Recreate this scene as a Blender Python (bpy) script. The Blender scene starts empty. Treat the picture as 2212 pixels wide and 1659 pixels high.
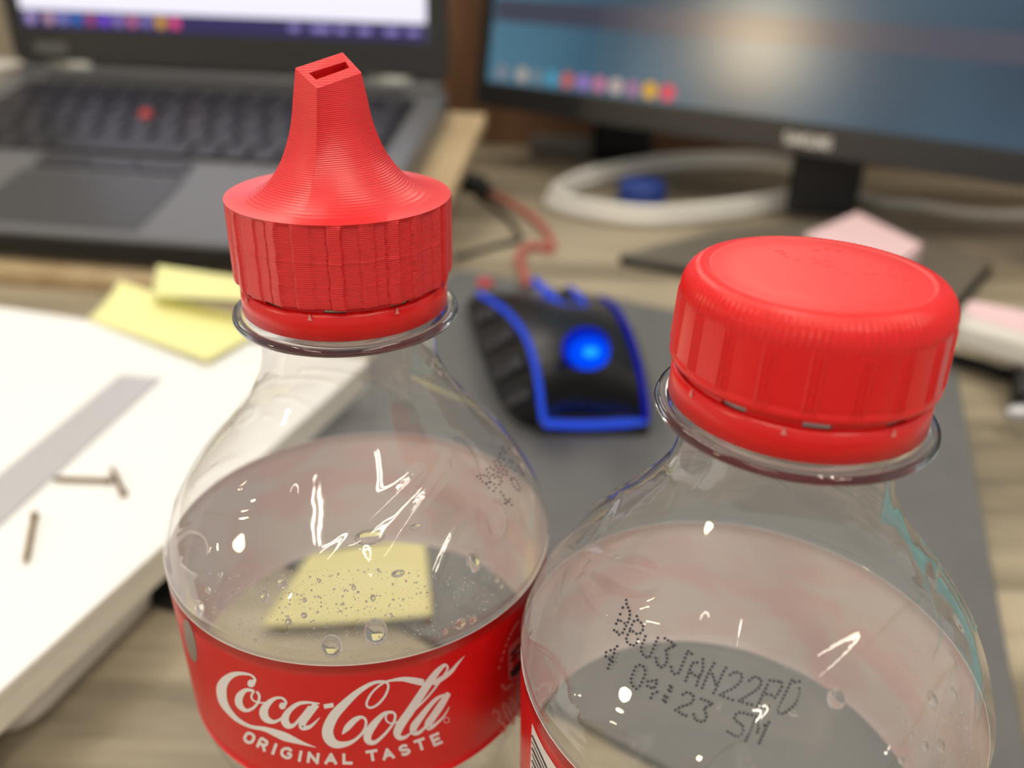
import bpy, math, random
import numpy as np
from mathutils import Matrix, Vector
random.seed(7); rng = np.random.default_rng(7)
sc = bpy.context.scene
col = sc.collection
MM = 0.001
# ------------------------------------------------------------------ camera, world, light, exposure
W, H, F = 2212, 1659, 1846.0
ZC = 0.18127
PITCH, ROLL = math.radians(27.22), math.radians(1.46)
FW = np.array([0, math.cos(PITCH), -math.sin(PITCH)]); _rt = np.array([1.0, 0, 0]); _up = np.cross(_rt, FW)
RT = math.cos(ROLL) * _rt + math.sin(ROLL) * _up; UP = np.cross(RT, FW)
CAM = np.array([0, 0, ZC])
cd = bpy.data.cameras.new('camera'); cam = bpy.data.objects.new('camera', cd); col.objects.link(cam)
cam.matrix_world = Matrix([[RT[i], UP[i], -FW[i], CAM[i]] for i in range(3)] + [[0, 0, 0, 1]])
cd.sensor_fit = 'HORIZONTAL'; cd.sensor_width = 36; cd.lens = F / W * 36
cd.clip_start = 0.004; cd.clip_end = 50
cd.dof.use_dof = True; cd.dof.focus_distance = 0.110; cd.dof.aperture_fstop = 13.0
sc.camera = cam
wd = bpy.data.worlds.new('room_light'); sc.world = wd; wd.use_nodes = True
wd.node_tree.nodes['Background'].inputs[0].default_value = (1.0, 0.97, 0.92, 1)
wd.node_tree.nodes['Background'].inputs[1].default_value = 0.53
LAMP = 25.0
vs = sc.view_settings
vs.view_transform = 'Standard'; vs.look = 'None'; vs.exposure = 0.0; vs.gamma = 1; vs.use_curve_mapping = False
sc.cycles.transparent_max_bounces = 32; sc.cycles.max_bounces = 14; sc.cycles.transmission_bounces = 12
sc.cycles.glossy_bounces = 5; sc.cycles.diffuse_bounces = 3
sc.cycles.use_denoising = True; sc.cycles.sample_clamp_indirect = 6.0; sc.cycles.caustics_refractive = True

# ------------------------------------------------------------------ helpers
def rays(p):
    p = np.atleast_2d(np.asarray(p, float))
    v = FW * F + RT * (p[:, :1] - W / 2) - UP * (p[:, 1:2] - H / 2)
    return v / np.linalg.norm(v, axis=1)[:, None]
def at(x, y, z=0.0):
    "pixel -> point on the horizontal plane z (metres)"
    v = rays((x, y))[0]; return CAM + v * ((z - ZC) / v[2])
def atY(x, y, Y):
    v = rays((x, y))[0]; return CAM + v * (Y / v[1])
def tag(o, label=None, cat=None, group=None, kind=None):
    if label: o['label'] = label
    if cat: o['category'] = cat
    if group: o['group'] = group
    if kind: o['kind'] = kind
    return o
def empty(name, loc, label=None, cat=None, group=None, mat=None):
    o = bpy.data.objects.new(name, None); col.objects.link(o); o.empty_display_size = 0.01
    if mat is not None: o.matrix_world = mat
    else: o.location = loc
    return tag(o, label, cat, group)
def root(o):
    while o.parent: o = o.parent
    return o
def mesh(name, v, f, mat, parent=None, smooth=True, local=False, mi=None, autosm=None):
    v = np.asarray(v, float)
    if parent is not None and not local:
        inv = np.array(root(parent).matrix_basis.inverted())
        v = v @ inv[:3, :3].T + inv[:3, 3]
    me = bpy.data.meshes.new(name); me.from_pydata(v.tolist(), [], [list(map(int, q)) for q in f])
    mats = mat if isinstance(mat, (list, tuple)) else [mat]
    for m in mats: me.materials.append(m)
    if mi is not None: me.polygons.foreach_set('material_index', np.asarray(mi, np.int32))
    if smooth: me.polygons.foreach_set('use_smooth', np.ones(len(me.polygons), bool))
    me.update()
    if autosm: me.set_sharp_from_angle(angle=math.radians(autosm))
    o = bpy.data.objects.new(name, me); col.objects.link(o)
    if parent is not None: o.parent = parent
    return o
def top(o, label, cat, group=None):
    "move the origin of a single-mesh thing to its base"
    me = o.data; n = len(me.vertices); c = np.empty(n * 3); me.vertices.foreach_get('co', c); c = c.reshape(-1, 3)
    b = np.array([(c[:, 0].min() + c[:, 0].max()) / 2, (c[:, 1].min() + c[:, 1].max()) / 2, c[:, 2].min()])
    me.vertices.foreach_set('co', (c - b).ravel()); o.location = b; me.update()
    return tag(o, label, cat, group)
class MB:
    def __init__(s): s.v = []; s.f = []; s.m = []
    def add(s, v, f, m=0):
        o = len(s.v); s.v += [tuple(q) for q in np.asarray(v, float)]; s.f += [[i + o for i in q] for q in f]; s.m += [m] * len(f); return s
    def build(s, name, mat, parent=None, **k): return mesh(name, s.v, s.f, mat, parent, mi=s.m, **k)
def grid_faces(n, m, wrap_m=True, off=0):
    f = []
    mm = m if wrap_m else m - 1
    for i in range(n - 1):
        for j in range(mm):
            k = (j + 1) % m
            f.append((off + i * m + j, off + i * m + k, off + (i + 1) * m + k, off + (i + 1) * m + j))
    return f
def lathe(prof, seg, cx=0, cy=0, closed=False):
    "prof: list of (r, z) from bottom to top"
    t = np.arange(seg) * 2 * np.pi / seg
    v = np.concatenate([np.stack([cx + r * np.cos(t), cy + r * np.sin(t), np.full(seg, z)], -1) for r, z in prof])
    f = grid_faces(len(prof), seg)
    if closed:
        n = len(prof)
        for j in range(seg):
            k = (j + 1) % seg; f.append(((n - 1) * seg + j, (n - 1) * seg + k, k, j))
    return v, f
def rbox(w, d, h, r=0.0, n=3, z0=0.0):
    "box with rounded vertical edges and softened rims, base at z0"
    r = min(r, w / 2 - 1e-6, d / 2 - 1e-6)
    pts = []
    if r > 0:
        for cx, cy, a0 in ((w/2-r, d/2-r, 0), (-w/2+r, d/2-r, 90), (-w/2+r, -d/2+r, 180), (w/2-r, -d/2+r, 270)):
            for i in range(n + 1):
                a = math.radians(a0 + 90 * i / n); pts.append((cx + r * math.cos(a), cy + r * math.sin(a)))
    else: pts = [(w/2, d/2), (-w/2, d/2), (-w/2, -d/2), (w/2, -d/2)]
    b = min(0.15 * h, 0.0015, r * 0.6 if r > 0 else 0.0004)
    P = np.array(pts); m = len(pts)
    S = np.array([1 - 2 * b / w, 1 - 2 * b / d])
    rings = [(P * S, 0), (P, b), (P, h - b), (P * S, h)]
    v = np.concatenate([np.c_[q, np.full(m, z0 + z)] for q, z in rings])
    f = grid_faces(4, m) + [list(range(m))[::-1], list(range(3 * m, 4 * m))]
    return v, f
def xf(v, loc=(0, 0, 0), rz=0.0, M=None):
    v = np.asarray(v, float)
    if M is not None: M = np.array(M); return v @ M[:3, :3].T + M[:3, 3]
    c, s = math.cos(rz), math.sin(rz)
    return v @ np.array([[c, -s, 0], [s, c, 0], [0, 0, 1]]).T + np.asarray(loc)
def slab(c4, z0, z1, bev=0.0008):
    "slab over a plan quad/polygon given as xy points (counter-clockwise), softened rims"
    P = np.array(c4)[:, :2]; c = P.mean(0); m = len(P)
    a = 0.5 * np.sum(P[:, 0] * np.roll(P[:, 1], -1) - np.roll(P[:, 0], -1) * P[:, 1])
    if a < 0: P = P[::-1]
    d = P - c; Q = c + d * (1 - bev / np.linalg.norm(d, axis=1))[:, None]
    b = min(bev, (z1 - z0) / 3)
    v = np.concatenate([np.c_[q, np.full(m, z)] for q, z in ((Q, z0), (P, z0 + b), (P, z1 - b), (Q, z1))])
    return v, grid_faces(4, m) + [list(range(m))[::-1], list(range(3 * m, 4 * m))]
def rround(c4, r, n=4):
    "round the corners of a plan polygon"
    P = np.array(c4)[:, :2]; out = []; m = len(P)
    for i in range(m):
        a = P[i - 1] - P[i]; b = P[(i + 1) % m] - P[i]
        a = a / np.linalg.norm(a); b = b / np.linalg.norm(b)
        p0, p1 = P[i] + a * r, P[i] + b * r
        for k in range(n + 1):
            t = k / n; out.append((1-t)**2 * p0 + 2*t*(1-t) * P[i] + t*t * p1)
    return np.array(out)
def catmull(P, n=8, closed=False):
    P = np.asarray(P, float); out = []
    N = len(P); R = range(N if closed else N - 1)
    for i in R:
        p0 = P[(i - 1) % N] if closed or i > 0 else 2 * P[0] - P[1]
        p1 = P[i]; p2 = P[(i + 1) % N]
        p3 = P[(i + 2) % N] if closed or i + 2 < N else 2 * P[-1] - P[-2]
        for k in range(n):
            t = k / n
            out.append(0.5 * (2*p1 + (p2-p0)*t + (2*p0-5*p1+4*p2-p3)*t*t + (3*p1-p0-3*p2+p3)*t**3))
    if not closed: out.append(P[-1])
    return np.array(out)
def tube(P, r, seg=10, closed=False, flat=1.0):
    P = np.asarray(P, float); n = len(P); rr = np.broadcast_to(r, (n,))
    T = np.roll(P, -1, 0) - np.roll(P, 1, 0)
    if not closed: T[0] = P[1] - P[0]; T[-1] = P[-1] - P[-2]
    T /= np.linalg.norm(T, axis=1)[:, None] + 1e-12
    v = []
    for i in range(n):
        u = np.array([0, 0, 1.0]) if abs(T[i][2]) < 0.9 else np.array([1.0, 0, 0])
        s = np.cross(T[i], u); s /= np.linalg.norm(s); u = np.cross(s, T[i])
        for j in range(seg):
            a = 2 * np.pi * j / seg
            v.append(P[i] + rr[i] * (np.cos(a) * s + flat * np.sin(a) * u))
    f = grid_faces(n, seg)
    if closed:
        for j in range(seg):
            k = (j + 1) % seg; f.append(((n-1)*seg + j, (n-1)*seg + k, k, j))
    else: f += [list(range(seg))[::-1], list(range((n-1)*seg, n*seg))]
    return np.array(v), f

# ------------------------------------------------------------------ materials
def nm(name):
    m = bpy.data.materials.new(name); m.use_nodes = True
    return m, m.node_tree, m.node_tree.nodes['Principled BSDF']
def lin(c): return tuple(((x / 255) / 12.92 if x / 255 <= 0.04045 else ((x / 255 + 0.055) / 1.055) ** 2.4) for x in c[:3]) + (1,)
def pm(name, rgb, rough=0.5, metal=0.0, spec=0.5, noise=None, bump=None, coat=0.0, emit=None, es=0.0, sss=0.0):
    m, nt, b = nm(name)
    b.inputs['Base Color'].default_value = lin(rgb); b.inputs['Roughness'].default_value = rough
    b.inputs['Metallic'].default_value = metal; b.inputs['Specular IOR Level'].default_value = spec
    b.inputs['Coat Weight'].default_value = coat
    if emit is not None:
        b.inputs['Emission Color'].default_value = lin(emit); b.inputs['Emission Strength'].default_value = es
    tc = nt.nodes.new('ShaderNodeTexCoord')
    if noise:
        sc_, amt = noise
        n = nt.nodes.new('ShaderNodeTexNoise'); n.inputs['Scale'].default_value = sc_; n.inputs['Detail'].default_value = 4
        nt.links.new(tc.outputs['Object'], n.inputs['Vector'])
        mx = nt.nodes.new('ShaderNodeMix'); mx.data_type = 'RGBA'
        c = lin(rgb); mx.inputs[6].default_value = tuple(x * (1 - amt) for x in c[:3]) + (1,); mx.inputs[7].default_value = tuple(min(1, x * (1 + amt)) for x in c[:3]) + (1,)
        nt.links.new(n.outputs['Fac'], mx.inputs[0]); nt.links.new(mx.outputs[2], b.inputs['Base Color'])
    if bump:
        sc_, st = bump
        n = nt.nodes.new('ShaderNodeTexNoise'); n.inputs['Scale'].default_value = sc_; n.inputs['Detail'].default_value = 3
        nt.links.new(tc.outputs['Object'], n.inputs['Vector'])
        bp = nt.nodes.new('ShaderNodeBump'); bp.inputs['Strength'].default_value = st; bp.inputs['Distance'].default_value = 0.0004
        nt.links.new(n.outputs['Fac'], bp.inputs['Height']); nt.links.new(bp.outputs[0], b.inputs['Normal'])
    return m
def emat(name, rgb, s):
    m = bpy.data.materials.new(name); m.use_nodes = True; nt = m.node_tree; nt.nodes.clear()
    e = nt.nodes.new('ShaderNodeEmission'); e.inputs[0].default_value = lin(rgb); e.inputs[1].default_value = s
    o = nt.nodes.new('ShaderNodeOutputMaterial'); nt.links.new(e.outputs[0], o.inputs[0]); return m
def wood(name, dark, light, scale=(2.2, 34, 34), rz=0.0, rough=0.5, grain=1.0):
    m, nt, b = nm(name); L = nt.links.new
    tc = nt.nodes.new('ShaderNodeTexCoord'); mp = nt.nodes.new('ShaderNodeMapping')
    mp.inputs['Rotation'].default_value = (0, 0, rz); mp.inputs['Scale'].default_value = scale
    L(tc.outputs['Object'], mp.inputs[0])
    n1 = nt.nodes.new('ShaderNodeTexNoise'); n1.inputs['Scale'].default_value = 3.0; n1.inputs['Detail'].default_value = 8; n1.inputs['Roughness'].default_value = 0.65; n1.inputs['Distortion'].default_value = 0.6
    n2 = nt.nodes.new('ShaderNodeTexNoise'); n2.inputs['Scale'].default_value = 0.9; n2.inputs['Detail'].default_value = 2
    L(mp.outputs[0], n1.inputs[0]); L(mp.outputs[0], n2.inputs[0])
    ad = nt.nodes.new('ShaderNodeMath'); ad.operation = 'ADD'; L(n1.outputs[0], ad.inputs[0]); L(n2.outputs[0], ad.inputs[1])
    mr = nt.nodes.new('ShaderNodeMapRange'); mr.inputs[1].default_value = 0.72; mr.inputs[2].default_value = 1.22; L(ad.outputs[0], mr.inputs[0])
    mx = nt.nodes.new('ShaderNodeMix'); mx.data_type = 'RGBA'; mx.inputs[6].default_value = lin(dark); mx.inputs[7].default_value = lin(light)
    L(mr.outputs[0], mx.inputs[0]); L(mx.outputs[2], b.inputs['Base Color'])
    b.inputs['Roughness'].default_value = rough
    return m
def pet(name, haze=0.025, tint=0.985, edge=0.80, wav=0.0):
    "thin clear plastic wall: mostly straight-through, mirror part grows towards grazing, faint milky haze"
    m = bpy.data.materials.new(name); m.use_nodes = True; nt = m.node_tree; nt.nodes.clear(); L = nt.links.new
    lw = nt.nodes.new('ShaderNodeLayerWeight'); lw.inputs[0].default_value = 0.5
    p5 = nt.nodes.new('ShaderNodeMath'); p5.operation = 'POWER'; p5.inputs[1].default_value = 4.0; L(lw.outputs['Facing'], p5.inputs[0])
    fr = nt.nodes.new('ShaderNodeMapRange'); fr.inputs[3].default_value = 0.085; fr.inputs[4].default_value = 0.85; L(p5.outputs[0], fr.inputs[0])
    p3 = nt.nodes.new('ShaderNodeMath'); p3.operation = 'POWER'; p3.inputs[1].default_value = 3.0; L(lw.outputs['Facing'], p3.inputs[0])
    cm = nt.nodes.new('ShaderNodeMix'); cm.data_type = 'RGBA'; cm.inputs[6].default_value = (tint, tint, tint * 0.99, 1); cm.inputs[7].default_value = (edge, edge, edge, 1)
    L(p3.outputs[0], cm.inputs[0])
    tr = nt.nodes.new('ShaderNodeBsdfTransparent'); L(cm.outputs[2], tr.inputs[0])
    df = nt.nodes.new('ShaderNodeBsdfDiffuse'); df.inputs[0].default_value = (0.85, 0.83, 0.82, 1)
    gl = nt.nodes.new('ShaderNodeBsdfGlossy'); gl.inputs['Roughness'].default_value = 0.035; gl.inputs[0].default_value = (1, 1, 1, 1)
    if wav:
        tc = nt.nodes.new('ShaderNodeTexCoord'); n = nt.nodes.new('ShaderNodeTexNoise'); n.inputs['Scale'].default_value = 160; n.inputs['Detail'].default_value = 2
        L(tc.outputs['Object'], n.inputs[0]); bp = nt.nodes.new('ShaderNodeBump'); bp.inputs['Strength'].default_value = wav; bp.inputs['Distance'].default_value = 0.001
        L(n.outputs[0], bp.inputs['Height']); L(bp.outputs[0], gl.inputs['Normal'])
    m1 = nt.nodes.new('ShaderNodeMixShader'); m1.inputs[0].default_value = haze; L(tr.outputs[0], m1.inputs[1]); L(df.outputs[0], m1.inputs[2])
    m2 = nt.nodes.new('ShaderNodeMixShader'); L(fr.outputs[0], m2.inputs[0]); L(m1.outputs[0], m2.inputs[1]); L(gl.outputs[0], m2.inputs[2])
    o = nt.nodes.new('ShaderNodeOutputMaterial'); L(m2.outputs[0], o.inputs[0]); return m
def glass(name, ior, rgb=(1, 1, 1), rough=0.0):
    m = bpy.data.materials.new(name); m.use_nodes = True; nt = m.node_tree; nt.nodes.clear()
    g = nt.nodes.new('ShaderNodeBsdfGlass'); g.inputs['IOR'].default_value = ior; g.inputs[0].default_value = (*rgb, 1); g.inputs['Roughness'].default_value = rough
    o = nt.nodes.new('ShaderNodeOutputMaterial'); nt.links.new(g.outputs[0], o.inputs[0]); return m
def redprint(name):
    "3D-printed red plastic: fine horizontal layer lines"
    m, nt, b = nm(name); L = nt.links.new
    b.inputs['Base Color'].default_value = lin((219, 30, 34)); b.inputs['Roughness'].default_value = 0.36; b.inputs['Specular IOR Level'].default_value = 0.65
    tc = nt.nodes.new('ShaderNodeTexCoord'); w = nt.nodes.new('ShaderNodeTexWave'); w.bands_direction = 'Z'; w.wave_profile = 'SIN'
    w.inputs['Scale'].default_value = 1250; w.inputs['Distortion'].default_value = 0.3; w.inputs['Detail Scale'].default_value = 0.3
    L(tc.outputs['Object'], w.inputs[0]); bp = nt.nodes.new('ShaderNodeBump'); bp.inputs['Strength'].default_value = 0.55; bp.inputs['Distance'].default_value = 0.00006
    L(w.outputs['Fac'], bp.inputs['Height']); L(bp.outputs[0], b.inputs['Normal']); return m
def labelin(name):
    "inside of the printed film: pale pink with the print showing through faintly"
    m, nt, b = nm(name); L = nt.links.new
    tc = nt.nodes.new('ShaderNodeTexCoord'); mp = nt.nodes.new('ShaderNodeMapping'); mp.inputs['Scale'].default_value = (1, 1, 1.6); L(tc.outputs['Object'], mp.inputs[0])
    n = nt.nodes.new('ShaderNodeTexNoise'); n.inputs['Scale'].default_value = 48; n.inputs['Detail'].default_value = 2; n.inputs['Distortion'].default_value = 1.2; L(mp.outputs[0], n.inputs[0])
    mr = nt.nodes.new('ShaderNodeMapRange'); mr.inputs[1].default_value = 0.42; mr.inputs[2].default_value = 0.60; L(n.outputs['Fac'], mr.inputs[0])
    mx = nt.nodes.new('ShaderNodeMix'); mx.data_type = 'RGBA'; mx.inputs[6].default_value = lin((244, 216, 218)); mx.inputs[7].default_value = lin((242, 234, 234)); L(mr.outputs[0], mx.inputs[0])
    L(mx.outputs[2], b.inputs['Base Color']); b.inputs['Roughness'].default_value = 0.6
    return m
M_desk = wood('desk_laminate', (90, 82, 67), (178, 166, 142), scale=(1.6, 17, 17), rz=math.radians(8), rough=0.5)
M_boardwood = wood('stand_wood', (168, 144, 108), (206, 186, 150), scale=(14, 2, 14), rough=0.55)
M_wallwood = wood('wall_wood', (112, 80, 56), (152, 112, 82), scale=(12, 12, 1.4), rough=0.5)
M_cream = pm('cream_paint', (205, 198, 176), 0.7)
M_floor = pm('floor_vinyl', (120, 112, 102), 0.5, noise=(6, 0.2))
M_black = pm('black_plastic', (24, 24, 25), 0.42)
M_black2 = pm('matt_black', (14, 14, 15), 0.6)
M_deck = pm('laptop_deck', (98, 99, 102), 0.30, bump=(900, 0.2))
M_key = pm('key_cap', (36, 36, 44), 0.34)
M_bezel = pm('laptop_bezel', (40, 40, 41), 0.5)
M_hinge = pm('hinge_metal', (150, 150, 145), 0.4, 0.7)
M_red_nub = pm('red_rubber', (190, 45, 35), 0.6)
M_monbez = pm('monitor_bezel', (34, 34, 36), 0.4)
M_silver = pm('silver_print', (190, 192, 195), 0.35, 0.6)
M_pad = pm('mat_cloth', (100, 101, 101), 0.9, noise=(60, 0.12), bump=(1500, 0.3))
M_padside = pm('mat_rubber', (38, 38, 38), 0.8)
M_paper = pm('white_paper', (252, 252, 250), 0.75)
M_papside = pm('page_edges', (226, 221, 205), 0.8, noise=(300, 0.06))
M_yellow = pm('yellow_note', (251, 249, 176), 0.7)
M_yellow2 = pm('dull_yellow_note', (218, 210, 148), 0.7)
M_teal = pm('teal_cover', (70, 168, 172), 0.5)
M_pink = pm('pink_note', (246, 212, 216), 0.7)
M_whitepl = pm('white_plastic', (226, 224, 216), 0.4)
M_blue = pm('blue_plastic', (34, 62, 140), 0.4)
M_redcable = pm('red_braid', (180, 94, 86), 0.7, bump=(1500, 0.6))
M_steel = pm('brushed_steel', (196, 197, 200), 0.45, 0.35)
M_brass = pm('brass', (122, 100, 62), 0.45, 0.5)
M_redcap = pm('red_cap_plastic', (222, 20, 18), 0.3, spec=0.5)
M_redtop = pm('red_cap_top', (226, 36, 34), 0.45, spec=0.8, bump=(420, 0.12))
M_redprint = redprint('red_print_plastic')
M_reddark = pm('red_slot', (150, 12, 14), 0.5)
M_labelred = pm('label_red_film', (206, 22, 24), 0.3, spec=0.4)
M_labelin = labelin('label_film_inside')
M_white = pm('label_white_ink', (232, 228, 224), 0.4)
M_palered = pm('label_pale_ink', (222, 130, 124), 0.4)
M_ink = pm('black_ink', (36, 36, 46), 0.6)
M_greyink = pm('grey_ink', (128, 112, 98), 0.4)
M_pet = pet('clear_bottle_plastic', wav=0.10)
M_neck = pet('clear_neck_plastic', haze=0.30, tint=0.85, edge=0.6)
M_ring = glass('clear_ring_plastic', 1.5, (0.92, 0.92, 0.93))
M_water = glass('water', 1.33)
M_mblack = pm('mouse_black', (20, 21, 22), 0.32)
M_mside = pm('mouse_rubber', (26, 26, 32), 0.45)
M_bluelight = emat('blue_led', (52, 88, 232), 0.85); M_bluedim = emat('blue_led_dim', (18, 22, 170), 0.75)
M_bluelogo = emat('blue_led_logo', (0, 75, 255), 1.0)
M_bluerim = emat('blue_led_rim', (10, 36, 190), 0.9)
M_cyanlogo = emat('cyan_led_logo', (30, 165, 255), 1.1)

# ------------------------------------------------------------------ room and lamps
def struct(name, v, f, m): return tag(mesh(name, v, f, m, smooth=False), kind='structure')
FLZ = -0.73
def plane_box(p0, p1, p2, th, name, m):
    p0, p1, p2 = map(np.array, (p0, p1, p2)); n = np.cross(p1 - p0, p2 - p0); n = n / np.linalg.norm(n) * th
    q = [p0, p1, p1 + p2 - p0, p2]; v = q + [x - n for x in q]
    return struct(name, v, [(0, 1, 2, 3), (7, 6, 5, 4), (0, 4, 5, 1), (1, 5, 6, 2), (2, 6, 7, 3), (3, 7, 4, 0)], m)
plane_box((-2.6, -2.6, FLZ), (2.6, -2.6, FLZ), (-2.6, 1.6, FLZ), 0.05, 'floor', M_floor)
WS = -0.19                                                    # the desk and the wall behind it run at this slope
def wally(x): return 0.885 + WS * (x + 0.01)
plane_box((-1.2, wally(-1.2), FLZ), (1.4, wally(1.4), FLZ), (-1.2, wally(-1.2), 0.36), 0.03, 'wall_back', M_wallwood)
plane_box((-0.64, 0.45, 0.0), (-0.525, wally(-0.525) - 0.004, 0.0), (-0.64, 0.45, 0.36), 0.03, 'wall_left', M_cream)

desk = empty('desk', (0, 0.35, FLZ), 'grey wood-grain laminate desk under the laptop, bottles and papers', 'desk')
dc = [(-0.95, -0.12), (1.05, -0.12), (1.05, wally(1.05) - 0.001), (-0.95, wally(-0.95) - 0.001)]
v, f = slab(dc, -0.028, 0.0, 0.001); mesh('desk_top', v, f, M_desk, desk, smooth=False)
for x, y in ((-0.88, -0.05), (0.98, -0.05), (-0.88, 0.95), (0.98, 0.6)):
    v, f = rbox(0.05, 0.05, -0.028 - FLZ, 0.004); mesh('leg', xf(v, (x, y, FLZ)), f, M_black, desk, smooth=False)

def ceiling_light(x, y, z, ln, warm, label, L=LAMP, n=2):
    t = empty('ceiling_light', (x, y, z), label, 'lamp', 'fluorescent ceiling lights')
    v, f = rbox(0.34, ln + 0.06, 0.05, 0.01); mesh('housing', xf(v, (x, y, z + 0.03)), f, M_whitepl, t, smooth=False)
    m = emat('tube_light', warm, L)
    for k in range(n):
        dx = (k - (n - 1) / 2) * 0.16
        v, f = tube([(x + dx, y - ln / 2, z), (x + dx, y + ln / 2, z)], 0.022, 12)
        mesh('tube_lamp', v, f, m, t)
lw = (255, 243, 226)
ceiling_light(-0.75, 0.75, 1.75, 1.2, lw, 'twin tube ceiling light above the laptop')
ceiling_light(-0.75, -1.0, 1.75, 1.2, lw, 'twin tube ceiling light behind the desk chair on the laptop side')
ceiling_light(0.55, 0.0, 1.85, 1.2, lw, 'twin tube ceiling light above the monitor')
ceiling_light(0.95, -1.2, 1.85, 1.2, lw, 'twin tube ceiling light behind the desk chair on the monitor side')
ceiling_light(-0.75, 2.9, 1.75, 1.2, lw, 'added unseen twin tube light beyond the low wall on the laptop side')  # this and the next are added, out of view, for sheen on the caps
ceiling_light(0.75, 2.9, 1.75, 1.2, lw, 'added unseen twin tube light beyond the low wall on the monitor side')

# ------------------------------------------------------------------ bottles
BL = (-0.0249, 0.1186); BR = (0.0339, 0.0909); ZR = 0.132
PROF = np.array([(15, 11.9), (9, 12.2), (2.4, 12.4), (0, 12.9), (-3, 12.9), (-6, 13.05), (-9, 13.7), (-12, 15.2), (-15, 17.1), (-18, 19.4), (-21, 21.9), (-24, 24.5),
        (-27, 26.8), (-30, 28.6), (-33, 30.1), (-36, 31.2), (-37.8, 31.7), (-39.0, 31.6), (-40.0, 31.2), (-44, 31.0), (-54, 30.7), (-66.6, 30.4), (-67.8, 30.7), (-70, 30.5),
        (-74, 29.6), (-80, 28.0), (-88, 27.2), (-96, 27.6), (-106, 30.0), (-115, 31.6), (-124, 31.6), (-129.5, 29.5), (-131.8, 25.0), (-132, 22)])
_pz = PROF[::-1, 0]; _pr = PROF[::-1, 1]
def pchip(xs, ys):
    h = np.diff(xs); d = np.diff(ys) / h; m = np.zeros_like(ys)
    for i in range(1, len(xs) - 1):
        if d[i-1] * d[i] > 0:
            w1, w2 = 2*h[i] + h[i-1], h[i] + 2*h[i-1]; m[i] = (w1 + w2) / (w1/d[i-1] + w2/d[i])
    m[0], m[-1] = d[0], d[-1]
    def fn(x):
        x = np.clip(x, xs[0], xs[-1]); i = np.clip(np.searchsorted(xs, x) - 1, 0, len(xs) - 2); t = (x - xs[i]) / h[i]
        return (2*t**3-3*t*t+1)*ys[i] + (t**3-2*t*t+t)*h[i]*m[i] + (-2*t**3+3*t*t)*ys[i+1] + (t**3-t*t)*h[i]*m[i+1]
    return fn
prof_mm = pchip(_pz, _pr)
def Rb(z): return prof_mm((np.asarray(z) - ZR) * 1000) * MM
LT, LB = ZR - 0.0400, ZR - 0.0672
def Rlab(z):
    t = np.clip((LT - np.asarray(z)) / (LT - LB), 0, 1); return 0.03155 - 0.0006 * t
def hit(px, b, Rf, off=0.0):
    "pixels -> points on the near side of a surface of revolution about bottle b"
    v = rays(px); ts = np.linspace(0.03, 0.26, 900)
    P = CAM + v[:, None, :] * ts[None, :, None]
    g = np.hypot(P[..., 0] - b[0], P[..., 1] - b[1]) - (Rf(P[..., 2]) + off)
    neg = g < 0; k = np.where(neg.any(1), neg.argmax(1), g.argmin(1)); k = np.clip(k, 1, 899)
    i = np.arange(len(k)); g0, g1 = g[i, k-1], g[i, k]; a = np.where(neg.any(1), np.clip(g0 / (g0 - g1 + 1e-15), 0, 1), 1.0)
    return CAM + v * (ts[k-1] + a * (ts[k] - ts[k-1]))[:, None]
def crop(pts, ox, oy, s): return [(ox + p[0] * s, oy + p[1] * s) + tuple(p[2:]) for p in pts]
# relief strokes (pixel traces of the moulded ridges), turned into angle and height on the bottle wall
def c3(p): return crop(p, 300, 900, 0.4576)
def c5(p): return crop(p, 1120, 980, 0.4792)
RELIEF = {'L': [c3(q) for q in (
    [(680,980),(720,870),(830,740),(960,600),(1100,470),(1230,350),(1330,255)],
    [(990,970),(1030,880),(1110,740),(1200,590),(1300,440),(1380,330),(1450,220)],
    [(1340,960),(1370,830),(1420,700),(1480,570),(1520,500)], [(1570,830),(1580,720),(1610,650)],
    [(290,300),(380,230),(480,200),(550,215),(560,250),(500,310),(420,340),(370,320)],
    [(380,360),(520,378),(620,370),(720,350)], [(320,430),(460,440),(600,410)],
    [(1440,190),(1480,140),(1530,140),(1570,190),(1580,250)],
    [(1620,480),(1650,420),(1700,430),(1720,500),(1700,560),(1650,560),(1620,480)],
    [(190,560),(260,520),(330,560),(340,650),(280,720),(220,680)], [(940,620),(1040,640),(1100,690),(1160,640)])],
  'R': [c5(q) for q in (
    [(330,500),(450,490),(580,520),(670,570),(640,630),(540,660),(430,640),(340,570),(330,500)],
    [(580,740),(700,762),(820,745)], [(250,470),(340,400),(400,300),(470,180)], [(200,430),(300,440),(420,480)],
    [(820,1400),(900,1320),(1010,1250),(1150,1150),(1300,1040),(1450,920),(1580,800),(1700,680),(1780,630)],
    [(1640,1400),(1720,1270),(1800,1130),(1880,980),(1950,930)], [(1780,600),(1830,630),(1860,720),(1870,800),(1840,890)],
    [(1980,900),(2030,1000),(2040,1130),(2030,1300)], [(60,830),(160,880),(240,990),(260,1090)],
    [(380,640),(420,700),(500,760),(560,800)], [(290,560),(330,640),(400,720)], [(300,1180),(420,1200),(480,1230)])]}
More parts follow.
